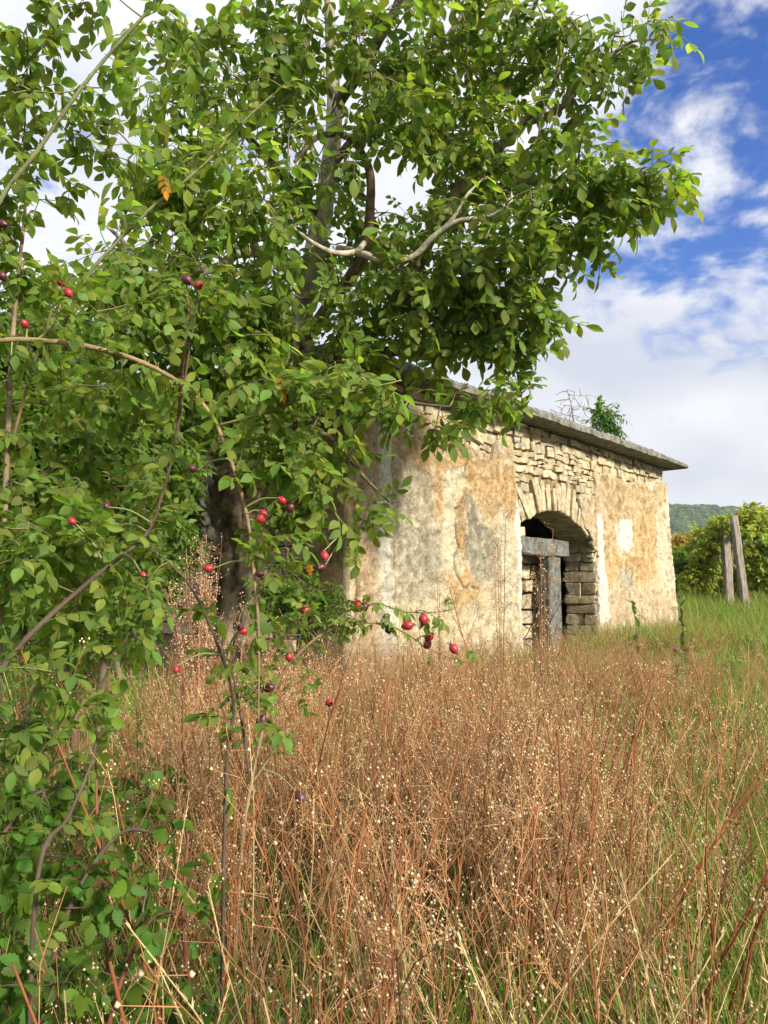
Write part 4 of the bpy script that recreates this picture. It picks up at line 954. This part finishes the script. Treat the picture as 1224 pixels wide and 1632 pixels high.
# brambles low on the left
bs = [([(40, 1900, 1.7), (60, 1650, 1.7), (110, 1450, 1.7), (190, 1330, 1.75), (260, 1330, 1.75)], [.006, .006, .005, .004, .002], CD),
      ([(150, 1900, 1.7), (170, 1650, 1.7), (230, 1480, 1.7), (290, 1450, 1.7)], [.005, .005, .004, .002], CRd),
      ([(-60, 1700, 1.7), (-20, 1400, 1.7), (40, 1280, 1.8), (100, 1250, 1.9)], [.006, .005, .004, .002], CD),
      ([(290, 1800, 1.9), (300, 1600, 1.9), (292, 1450, 1.9), (300, 1330, 1.9)], [.006, .006, .005, .003], CRd)]
shrub('bramble', 'low bramble with jagged green leaves in the dark bottom left corner', 'bramble', (-0.75, 1.7, hg(-0.75, 1.7)), bs,
      [(90, 1400, 1.75, 80, 50, .15, 6), (220, 1420, 1.7, 90, 50, .12, 8), (60, 1550, 1.6, 110, 70, .2, 12), (210, 1580, 1.8, 110, 60, .2, 14), (60, 1270, 1.9, 90, 70, .2, 20), (300, 1600, 1.9, 50, 80, .1, 6), (-40, 1450, 1.7, 80, 200, .2, 20), (200, 1290, 2.2, 90, 50, .2, 8)], BRA, 200, CD, (2, 2), 0.0022, (0.5, 0.85), kn=1.3)
shrub('bramble', 'bramble patch spreading between the rose and the dry weeds at lower left', 'bramble', (-0.9, 3.0, hg(-0.9, 3.0)),
      [([(120, 1500, 3.0), (130, 1350, 3.0), (160, 1230, 3.0)], [.008, .006, .003], CD), ([(220, 1500, 3.0), (230, 1350, 3.0), (240, 1200, 3.0)], [.008, .006, .003], CD), ([(20, 1500, 3.0), (0, 1350, 3.0), (40, 1150, 3.0)], [.008, .006, .003], CD)],
      [(130, 1280, 3.0, 150, 90, .4, 42), (260, 1250, 3.0, 60, 70, .3, 12), (20, 1180, 3.0, 120, 100, .4, 50), (150, 1450, 2.8, 200, 80, .4, 34), (300, 1430, 3.0, 60, 90, .3, 16)], BRA, 120, CD, (2, 2), 0.003, (0.6, 0.95))

# ------------------------------------------------------------------ dry weeds (uncountable)
def weed_variant(h, dense, stemc, seedc, seedr=0.0025, spread=0.5, nb=10, nst_=3, big=False, thick=1.0):
    a = Acc(); sc0 = np.array(stemc)
    V8 = np.array([[1, 0, 0], [-1, 0, 0], [0, 1, 0], [0, -1, 0], [0, 0, 1.3], [0, 0, -1]]); F8 = [(0, 2, 4), (2, 1, 4), (1, 3, 4), (3, 0, 4), (2, 0, 5), (1, 2, 5), (3, 1, 5), (0, 3, 5)]
    for st_ in range(nst_):
        hh = h * rng.uniform(0.7, 1.05); lean = rng.normal(0, 0.16, 2); pts = []; b0 = rng.normal(0, 0.035, 2); sc = sc0 * rng.uniform(0.65, 1.3); amp = rng.normal(0, .03, 2)
        for i in range(7):
            k = i / 6; pts.append([b0[0] + lean[0] * k ** 1.5 * hh + amp[0] * math.sin(k * 5) + rng.normal(0, .004), b0[1] + lean[1] * k ** 1.5 * hh + amp[1] * math.sin(k * 4), hh * k])
        pts = np.array(pts)
        tube(a, pts, np.linspace(0.0040, 0.0013, 7) * thick * rng.uniform(0.7, 1.2), 4, 0, sc)
        for b_ in range(nb):
            k = 1 - 0.42 * rng.random() ** 1.3; q = min(k, .99) * 6; i = min(5, int(q)); p0 = pts[i] + (pts[i + 1] - pts[i]) * (q - i)
            az = rng.uniform(0, 6.283); el = rng.uniform(0.75, 1.3); ln = rng.uniform(0.10, 0.32) * (1.35 - k * 0.75)
            d = np.array([math.cos(az) * math.cos(el), math.sin(az) * math.cos(el), math.sin(el)])
            q1 = p0 + d * ln * 0.5 + rng.normal(0, .008, 3); q2 = p0 + d * ln + np.array([0, 0, rng.uniform(-.02, .05)]) + rng.normal(0, .015, 3)
            bc = (sc * 0.65 + np.array([.47, .28, .135]) * 0.50) * rng.uniform(0.65, 1.3)
            tube(a, [p0, q1, q2], [0.0013, 0.001, 0.0006], 3, 0, bc)
            for j in range(dense):
                kk = rng.uniform(0.25, 1.0); bp_ = p0 + (q1 - p0) * kk * 2 if kk < 0.5 else q1 + (q2 - q1) * (kk - .5) * 2
                dd = d * 0.5 + rng.normal(0, spread, 3); dd /= np.linalg.norm(dd); l2 = rng.uniform(0.015, 0.06); e = bp_ + dd * l2
                s_ = np.cross(dd, [0.3, 0.5, 0.8]); s_ = s_ / (np.linalg.norm(s_) + 1e-6) * 0.0006
                a.add([bp_ - s_, bp_ + s_, e + s_ * .6, e - s_ * .6], [(0, 1, 2, 3)], bc * 1.15)
                if rng.random() < 0.5: a.add(V8 * seedr * rng.uniform(0.5, 1.5) + e, F8, np.array(seedc) * rng.uniform(0.5, 1.15))
            if big:
                for j in range(4):
                    e = q2 + rng.normal(0, .012, 3); a.add(V8 * seedr * rng.uniform(0.8, 1.45) + e, F8, np.array(seedc) * rng.uniform(0.7, 1.15)); s_ = np.array([.0006, 0, 0])
                    a.add([q2 - s_, q2 + s_, e + s_, e - s_], [(0, 1, 2, 3)], bc)
        for k in range(4):   # withered leaves on the stem
            q = rng.uniform(0.05, 0.6) * 6; i = int(q); p0 = pts[i]; d = rng.normal(0, 1, 3); d[2] -= 0.6
            leaflet(a, p0, d, np.array([0, 0, 1.0]), rng.uniform(0.03, 0.06), 0.008, sc * 0.8, curl=1.4)
    return a.mesh('dry_weed', M_weed)
RB = (0.235, 0.090, 0.036); TN = (0.34, 0.175, 0.075); ST = (0.60, 0.44, 0.22); SEED = (0.70, 0.56, 0.35)
WV = [weed_variant(rng.uniform(0.95, 1.25), int(rng.integers(4, 8)), (RB, TN, RB, TN, (0.20, 0.085, 0.045))[i % 5], SEED, nb=int(rng.integers(8, 13)), nst_=int(rng.integers(2, 5)), big=(i % 3 == 0)) for i in range(12)]
# taller plants with thick rusty stems and few branches
WV += [weed_variant(rng.uniform(1.2, 1.4), int(rng.integers(3, 5)), ((0.24, 0.085, 0.035), (0.17, 0.065, 0.035), (0.30, 0.13, 0.05))[i % 3], SEED, nb=int(rng.integers(5, 9)), nst_=int(rng.integers(1, 4)), big=(i % 2 == 0), thick=1.7) for i in range(6)]
def straw_variant():
    a = Acc(); h = rng.uniform(0.9, 1.3); az = rng.uniform(0, 6.28); ln = rng.uniform(0.02, 0.45); pts = []
    for i in range(8):
        k = i / 7; pts.append([math.cos(az) * ln * k * k + rng.normal(0, .004), math.sin(az) * ln * k * k, h * k])
    tube(a, pts, np.linspace(0.0028, 0.0012, 8), 4, 0, np.array(ST) * rng.uniform(.6, 1.15))
    for k in range(5):
        d = rng.normal(0, 1, 3); leaflet(a, np.array(pts[int(rng.integers(1, 5))]), np.array([d[0], d[1], 1.2]), np.array([0, 0, 1.0]), rng.uniform(.15, .3), .006, np.array(ST) * .8, curl=1.2, shape='lan')
    for k in range(16):
        q = np.array(pts[-1]) - (np.array(pts[-1]) - pts[-2]) * rng.uniform(0, 1.2); d = np.array(pts[-1]) - pts[-2]; d = d / np.linalg.norm(d) + rng.normal(0, .25, 3)
        leaflet(a, q, d, np.array([0, 0, 1.0]), .02, .004, ST, curl=.2, shape='lan')
    return a.mesh('straw', M_weed)
SV = [straw_variant() for i in range(8)]
def inside_building(x, y, m=0.15):
    dx, dy = x - X0, y - Y0; s = dx * aX + dy * aY; t_ = -dx * aY + dy * aX
    return -m < s < LEN + m and -m < t_ < DEPTH + m
def wheight(x, y):
    """tops of the weeds seen from the path fall off towards the building"""
    base = float(np.interp(y, [0.8, 2, 4, 5.5, 7, 9, 12, 20], [0.95, 1.08, 1.12, 1.04, 0.80, 0.56, 0.50, 0.5]))
    return base
def wdens(u, y):
    if y > 6.5: return float(np.interp(u, [-.6, -.26, -.16, -.05, .22, .36, .42, .5], [.05, .2, .8, 1, .9, .45, .25, .15]))
    d = float(np.interp(u, [-.6, -.26, -.16, -.05, .22, .36, .5], [.05, .16, .75, 1, .85, .22, .12]))
    if y < 2.4 and u > .22: d = max(d, .3)
    return d
pts, rots, scl = [], [], []
for i in range(90000):
    if len(pts) > 1150: break
    y = 0.85 + 12.5 * rng.random() ** 1.15; u = rng.uniform(-.62, .62); x = u * (y + 0.6)
    if inside_building(x, y) or rng.random() > wdens(u, y) * float((0.08 + sst(-.16, .16, mnoise.noise(Vector((x * 1.3, y * 1.3, 0)))))): continue
    if y < 2.2 and rng.random() < 0.75: continue
    if abs(x) < .35 and y < 1.0: continue
    z = hg(x, y); H = wheight(x, y) * rng.uniform(0.72, 1.12)
    pts.append((x, y, z - 0.02)); fl = 3.2 if rng.random() < .09 else 1; rots.append((rng.normal(0, .12 * fl), rng.normal(0, .12 * fl), rng.uniform(0, 6.28))); scl.append(H / 1.1)
k_ = 0
while k_ < 560:      # the drier strip along the foot of the wall
    y = rng.uniform(6.5, 14.5); u = rng.uniform(-.22, .46); x = u * y
    if inside_building(x, y) or rng.random() > float(np.interp(u, [-.22, 0, .36, .46], [.6, 1, .6, .15])): continue
    k_ += 1; pts.append((x, y, hg(x, y) - .02)); rots.append((rng.normal(0, .15), rng.normal(0, .15), rng.uniform(0, 6.28))); scl.append(float(np.interp(y, [6.5, 9, 12, 15], [.72, .5, .48, .5])) * rng.uniform(.6, 1.2))
tag(scatter('dry_weeds', pts, rots, scl, WV), 'tall reddish brown dried weeds with tiny cream seed heads covering the foreground', 'weeds')
pts, rots, scl = [], [], []
for i in range(1700):
    y = 0.9 + 11 * rng.random() ** 1.3; u = rng.uniform(-.5, .6); x = u * (y + 0.6)
    if inside_building(x, y) or rng.random() > wdens(u, y) ** .6: continue
    pts.append((x, y, hg(x, y) - .02)); rots.append((rng.normal(0, .28), rng.normal(0, .28), rng.uniform(0, 6.28))); scl.append(wheight(x, y) / 1.12 * rng.uniform(.7, 1.12))
nstraw = len(pts)
tag(scatter('straw_grass', pts, rots, scl, SV), 'pale bleached grass stalks standing among the brown weeds', 'grass')

DV = [weed_variant(rng.uniform(0.8, 1.1), 1, [(0.10, 0.055, 0.035), (0.16, 0.07, 0.045), (0.13, 0.09, 0.05)][i % 3], (.2, .12, .07), nb=int(rng.integers(4, 8)), nst_=2) for i in range(6)]
pts, rots, scl = [], [], []
for i in range(900):
    y = 1.3 + 6 * rng.random() ** 1.2; u = rng.uniform(-.6, .5); x = u * (y + .4)
    if inside_building(x, y) or rng.random() > float(np.interp(u, [-.5, -.1, .1, .5], [1, 1, .35, .3])): continue
    pts.append((x, y, hg(x, y) - .02)); rots.append((rng.normal(0, .2), rng.normal(0, .2), rng.uniform(0, 6.28))); scl.append(rng.uniform(.5, 1.0) * wheight(x, y))
tag(scatter('dead_stems', pts, rots, scl, DV), 'dark brown dead twiggy stems standing between the brambles and dry weeds', 'dead stems')
# green grass and ground plants
def grass_variant(n, h, col, w_=0.006, spread=.14, lean=.5):
    a = Acc()
    for k in range(n):
        p = np.array([rng.normal(0, spread), rng.normal(0, spread), 0]); az = rng.uniform(0, 6.28); d = np.array([math.cos(az) * lean * rng.random(), math.sin(az) * lean * rng.random(), 1.0])
        c = np.array(col) * rng.uniform(.6, 1.4) * np.array([rng.uniform(.8, 1.4), 1, .9])
        if rng.random() < .12: c = np.array(ST) * .8
        leaflet(a, p, d, np.array([math.cos(az + 1.5), math.sin(az + 1.5), .2]), h * rng.uniform(.5, 1.1), w_ * rng.uniform(.7, 1.3), c, curl=rng.uniform(.2, 1.3), shape='lan', fold=.2)
    return a.mesh('grass_clump', M_grass)
GV = [grass_variant(46, .42, (0.155, 0.265, 0.05), .006, .15, .5) for i in range(5)]
GD = [grass_variant(40, .34, (0.30, 0.21, 0.10), .005) for i in range(3)]
def herb_variant():
    a = Acc()
    for k in range(26):
        p = np.array([rng.normal(0, .12), rng.normal(0, .12), rng.uniform(.02, .28)]); d = rng.normal(0, 1, 3); d[2] = abs(d[2]) * .4
        leaflet(a, p, d, np.array([0, 0, 1.0]), rng.uniform(.025, .06), rng.uniform(.015, .032), np.array([.12, .25, .04]) * rng.uniform(.6, 1.5), curl=.6)
        if k % 3 == 0: tube(a, [[p[0] * .4, p[1] * .4, 0], p], [.0016, .001], 3, 1, (.12, .13, .05))
    return a.mesh('herb_clump', M_grass)
HV = [herb_variant() for i in range(6)]
pts, rots, scl = [], [], []
for i in range(60000):
    if len(pts) > 10000: break
    y = 0.9 + 22 * rng.random() ** 1.6; u = rng.uniform(-.62, .62); x = u * (y + .6)
    if inside_building(x, y, .02): continue
    pr = 1.0 if u > .3 else (.55 if y < 9 else .9)
    if rng.random() > pr: continue
    pts.append((x, y, hg(x, y) - .01)); rots.append((0, 0, rng.uniform(0, 6.28))); scl.append(rng.uniform(.6, 1.5) * (1.35 if y < 7 else .8 if y < 12 else 1.0))
tag(scatter('grass', pts, rots, scl, GV + GD[:1]), 'short green meadow grass between the weeds and on the slope', 'grass')
pts, rots, scl = [], [], []
for i in range(4200):
    y = 1.0 + 20 * rng.random() ** 1.7; u = rng.uniform(-.62, .62); x = u * (y + .6)
    if inside_building(x, y, .05): continue
    pts.append((x, y, hg(x, y) - .01)); rots.append((0, 0, rng.uniform(0, 6.28))); scl.append(rng.uniform(.7, 1.5) * (1.5 if u < -.15 and y < 4 else 1))
tag(scatter('ground_herbs', pts, rots, scl, HV), 'small green leafy herbs growing low among the grass', 'herbs')
pts, rots, scl = [], [], []
for i in range(5000):
    y = 12 + 40 * rng.random() ** 1.4; u = rng.uniform(-.1, .6); x = u * y
    if inside_building(x, y, .2): continue
    pts.append((x, y, hg(x, y) - .02)); rots.append((0, 0, rng.uniform(0, 6.28))); scl.append(rng.uniform(1.0, 1.9))
tag(scatter('far_grass', pts, rots, scl, GV[:3] + GD), 'longer mixed green and straw coloured grass around the vineyard posts', 'grass')

# pale dry plume by the walnut trunk
def dry_bush(name, label, px, d, ybase, ytop, width, n, dens=9, col=(0.50, 0.27, 0.15), group=None):
    b0 = P(px, ybase, d); b0[2] = hg(b0[0], b0[1]); top = P(px, ytop, d)[2]; root = thing(name, label, 'dry plant', tuple(b0), group)
    for k in range(n):
        a = Acc(); az = rng.uniform(0, 6.28); rr = rng.random() * width * d / F; H = (top - b0[2]) * rng.uniform(.75, 1.0)
        e = b0 + np.array([math.cos(az) * rr, math.sin(az) * rr * .6, H]); m_ = (b0 + e) / 2 + np.array([math.cos(az) * rr * -.15, 0, .05])
        C = tube(a, [b0 + [math.cos(az) * .03, math.sin(az) * .03, 0], m_, e], [.005, .0035, .0015], 4, 5, np.array(col) * rng.uniform(.6, 1.1))
        for j in range(dens * 5):
            i = int(rng.integers(len(C) // 3, len(C))); dd = rng.normal(0, .8, 3) + [0, 0, .8]; dd /= np.linalg.norm(dd); l2 = rng.uniform(.04, .13); q = C[i] + dd * l2
            tube(a, [C[i], q], [.0012, .0008], 3, 1, np.array(col) * rng.uniform(.8, 1.3))
            V8 = np.array([[1, 0, 0], [-1, 0, 0], [0, 1, 0], [0, -1, 0], [0, 0, 1.3], [0, 0, -1]]); F8 = [(0, 2, 4), (2, 1, 4), (1, 3, 4), (3, 0, 4), (2, 0, 5), (1, 2, 5), (3, 1, 5), (0, 3, 5)]
            for _ in range(2): a.add(V8 * .006 * rng.uniform(.6, 1.2) + q + rng.normal(0, .012, 3), F8, np.array([.66, .46, .30]) * rng.uniform(.7, 1.15))
        part('stalk', a, root, M_weed)
    return root
dry_bush('dry_plume', 'pinkish tan dried plume of weeds standing below the walnut trunk', 318, 5.2, 1180, 868, 75, 24, 9)
dry_bush('dry_stalk', 'tall thin brown stalk crossing the plaster left of the doorway', 800, 5.2, 1200, 800, 45, 4, 6, (.40, .22, .10))
dry_bush('dry_stalk', 'thin brown stalk in front of the arched doorway', 868, 5.6, 1200, 830, 50, 5, 6, (.44, .25, .12))
dry_bush('dry_stalk', 'short forked brown stalk before the grey plaster patch', 705, 5.0, 1180, 905, 45, 5, 5, (.36, .20, .10))
# thistles
def thistle(label, px, py, d):
    top = P(px, py, d); b0 = top.copy(); b0[2] = hg(b0[0], b0[1]); root = thing('thistle', label, 'thistle', tuple(b0))
    a = Acc(); C = tube(a, [b0, (b0 + top) / 2 + [.03, 0, 0], top], [.006, .005, .003], 5, 6, (.10, .15, .05)); part('stem', a, root, M_rose)
    a = Acc()
    for k in range(40):
        q = C[int(rng.integers(2, len(C)))]; dd = rng.normal(0, 1, 3); leaflet(a, q, dd, np.array([0, 0, 1.0]), rng.uniform(.08, .2), .035, np.array([.11, .19, .06]) * rng.uniform(.6, 1.3), curl=.8, shape='lan')
    part('leaves', a, root, M_rose, kind='stuff')
    a = Acc()
    for k in range(30):
        dd = rng.normal(0, .5, 3) + [0, 0, 1.0]; leaflet(a, top, dd, np.array([.3, .2, 1.0]), .05, .008, (1, 1, 1), curl=.2)
    part('flower', a, root, M_petal)
thistle('thistle with a pink flower beside the far right corner of the building', 1083, 955, 9.5)
thistle('lower pink flowered thistle right of the dry weeds', 1076, 1040, 7.0)
thistle('thistle topping the weeds in front of the right plaster panel', 1010, 965, 8.0)

# ------------------------------------------------------------------ behind the building
sap_base = np.array([5.3, 17.5]); 
sp0 = P(968, 700, 17.0)
root = thing('sapling', 'young green tree poking up behind the roof near its right end', 'tree', (sp0[0], sp0[1], hg(sp0[0], sp0[1])))
a = Acc(); b0 = np.array([sp0[0], sp0[1], hg(sp0[0], sp0[1])]); C = tube(a, [b0, b0 + [0.05, 0, 2], P(966, 720, 17), P(972, 655, 17)], [.05, .04, .03, .015], 6, 6, BW); part('trunk', a, root, M_twig)
tips = ell(968, 672, 17, 24, 22, .3, 16) + ell(962, 655, 17, 14, 12, .2, 6)
tw = grow(list(C[8:]), tips, .01, .15, 5); a = Acc()
for pl in tw: tube(a, pl, np.linspace(.01, .004, len(pl)), 4, 0, BW)
part('twigs', a, root, M_twig, kind='stuff')
SAP = Kind('elder', (0.10, 0.19, 0.04), M_rose, 4); put_leaves(root, SAP, leaf_items(tw, 3, 2, .5, 1.3, 2.0), 60)
root = thing('bare_tree', 'leafless grey twiggy tree behind the roof left of the green sapling', 'tree', tuple(P(912, 990, 20)))
a = Acc(); C = tube(a, [P(912, 1000, 20), P(912, 800, 20), P(915, 690, 20), P(910, 640, 20)], [.07, .05, .03, .012], 6, 6, (.35, .30, .26)); part('trunk', a, root, M_twig)
tips = ell(912, 652, 20, 44, 34, .6, 110); tw = grow(list(C[8:]), tips, .008, .2, 5); a = Acc()
for pl in tw: tube(a, pl, np.linspace(.013, .006, len(pl)), 3, 0, (.38, .33, .29))
part('twigs', a, root, M_twig, kind='stuff')

# vineyard
def post(px_b, py_b, px_t, py_t, d, label, w_=.085):
    b0, t0 = P(px_b, py_b, d), P(px_t, py_t, d); b0 = b0 + (b0 - t0) * .25; root = thing('wooden_post', label, 'post', tuple(b0), me=None)
    a = Acc(); ax = (t0 - b0); Ln = np.linalg.norm(ax); B = frame(ax, np.array([0, 1.0, 0]))
    block(a, lambda s, t_, z_: b0 + B @ np.array([s, t_, z_]), 0, Ln, -w_ / 2, w_ / 2, -w_ / 2, w_ / 2, .006, 8)
    part('timber', a, root, M_wood, False)
    a = Acc()
    for k in (.55, .8): 
        q = b0 + ax * k; B2 = frame(ax, np.array([0, 1.0, 0]))
        ring = [q + B2 @ np.array([0, .05 * math.cos(x) * 1.3, .05 * math.sin(x) * 1.3]) for x in np.linspace(0, 6.283, 9)]
        tube(a, ring, [.003] * 9, 4, 1, (.2, .18, .16))
    part('wire_tie', a, root, M_twig)
post(1162, 955, 1155, 838, 18.5, 'left one of two weathered grey vineyard posts, upright, partly under vines', .17)
post(1186, 948, 1169, 822, 18.0, 'right one of two weathered grey vineyard posts, leaning left at the top', .15)
VIN = Kind('bramble', (0.26, 0.35, 0.07), M_rose, 8, .20)
VIO = Kind('bramble', (0.34, 0.25, 0.06), M_rose, 5, .5)
def vine(label, base, cl, kind, cat='vine', name='grapevine', sc=(1.3, 2.1)):
    b0 = P(*base); b0[2] = hg(b0[0], b0[1]); root = thing(name, label, cat, tuple(b0), 'vines of the vineyard row' if name == 'grapevine' else None)
    a = Acc(); c0 = P(cl[0][0], cl[0][1], cl[0][2]); C = tube(a, [b0, (b0 + c0) / 2 + [.05, 0, 0], c0], [.035, .028, .015], 6, 5, (.2, .15, .1), .2); part('stem', a, root, M_twig)
    tips = []
    for e in cl: tips += ell(*e)
    tw = grow(list(C), tips, .01, .15, 5); a = Acc()
    for pl in tw: tube(a, pl, np.linspace(.008, .003, len(pl)), 3, 0, (.25, .18, .1))
    part('twigs', a, root, M_twig, kind='stuff'); put_leaves(root, kind, leaf_items(tw, 3, 3, .5, *sc), 0)
vine('yellow green grapevine draped over the leaning vineyard posts', (1160, 960, 18.6), [(1165, 840, 18.6, 40, 22, .4, 80), (1200, 830, 18.6, 40, 28, .4, 80), (1130, 860, 18.8, 30, 24, .4, 60), (1190, 900, 19.2, 40, 40, .4, 80), (1215, 850, 18.8, 40, 40, .4, 70)], VIN)
vine('green grapevine between the building corner and the vineyard posts', (1118, 960, 19.2), [(1125, 890, 19.2, 34, 40, .4, 100), (1110, 930, 19.2, 30, 24, .4, 60), (1145, 920, 19.5, 24, 30, .4, 40), (1180, 935, 20, 24, 20, .4, 40)], VIN)
vine('darker green leafy vine close behind the far building corner', (1088, 965, 20), [(1086, 905, 20.5, 26, 34, .4, 80), (1078, 940, 20, 22, 20, .3, 40)], ELD, sc=(1.1, 1.7))
vine('golden yellow leaved vine at the right edge of the photo', (1222, 960, 18.8), [(1235, 890, 18.8, 40, 40, .4, 90), (1250, 850, 18.8, 40, 30, .4, 60), (1215, 920, 19.2, 20, 20, .3, 30)], VIN)
vine('orange and yellow autumn bush seen over the vines beside the wall', (1085, 940, 34), [(1088, 868, 34, 34, 18, 1.0, 90), (1110, 860, 34, 20, 14, .8, 40)], VIO, 'bush', 'autumn_bush', (2.0, 3.2))

# ------------------------------------------------------------------ air
hm = bpy.data.materials.new('haze_material'); hm.use_nodes = True; t = hm.node_tree; t.nodes.remove(t.nodes['Principled BSDF'])
pv = N(t, 'ShaderNodeVolumePrincipled'); pv.inputs['Color'].default_value = (0.86, 0.92, 1.0, 1); pv.inputs['Density'].default_value = HAZE; pv.inputs['Anisotropy'].default_value = 0.2
link(t, pv.outputs[0], t.nodes['Material Output'].inputs['Volume'])
bm = bmesh.new(); bmesh.ops.create_cube(bm, size=1.0)
for v in bm.verts: v.co = Vector((v.co.x * 5800 , v.co.y * 4400 + 1900, v.co.z * 170 + 68))
me = bpy.data.meshes.new('haze'); bm.to_mesh(me); bm.free(); me.materials.append(hm); obj('haze', me, kind='stuff')

print('stones', nst, 'objects', len(bpy.data.objects))
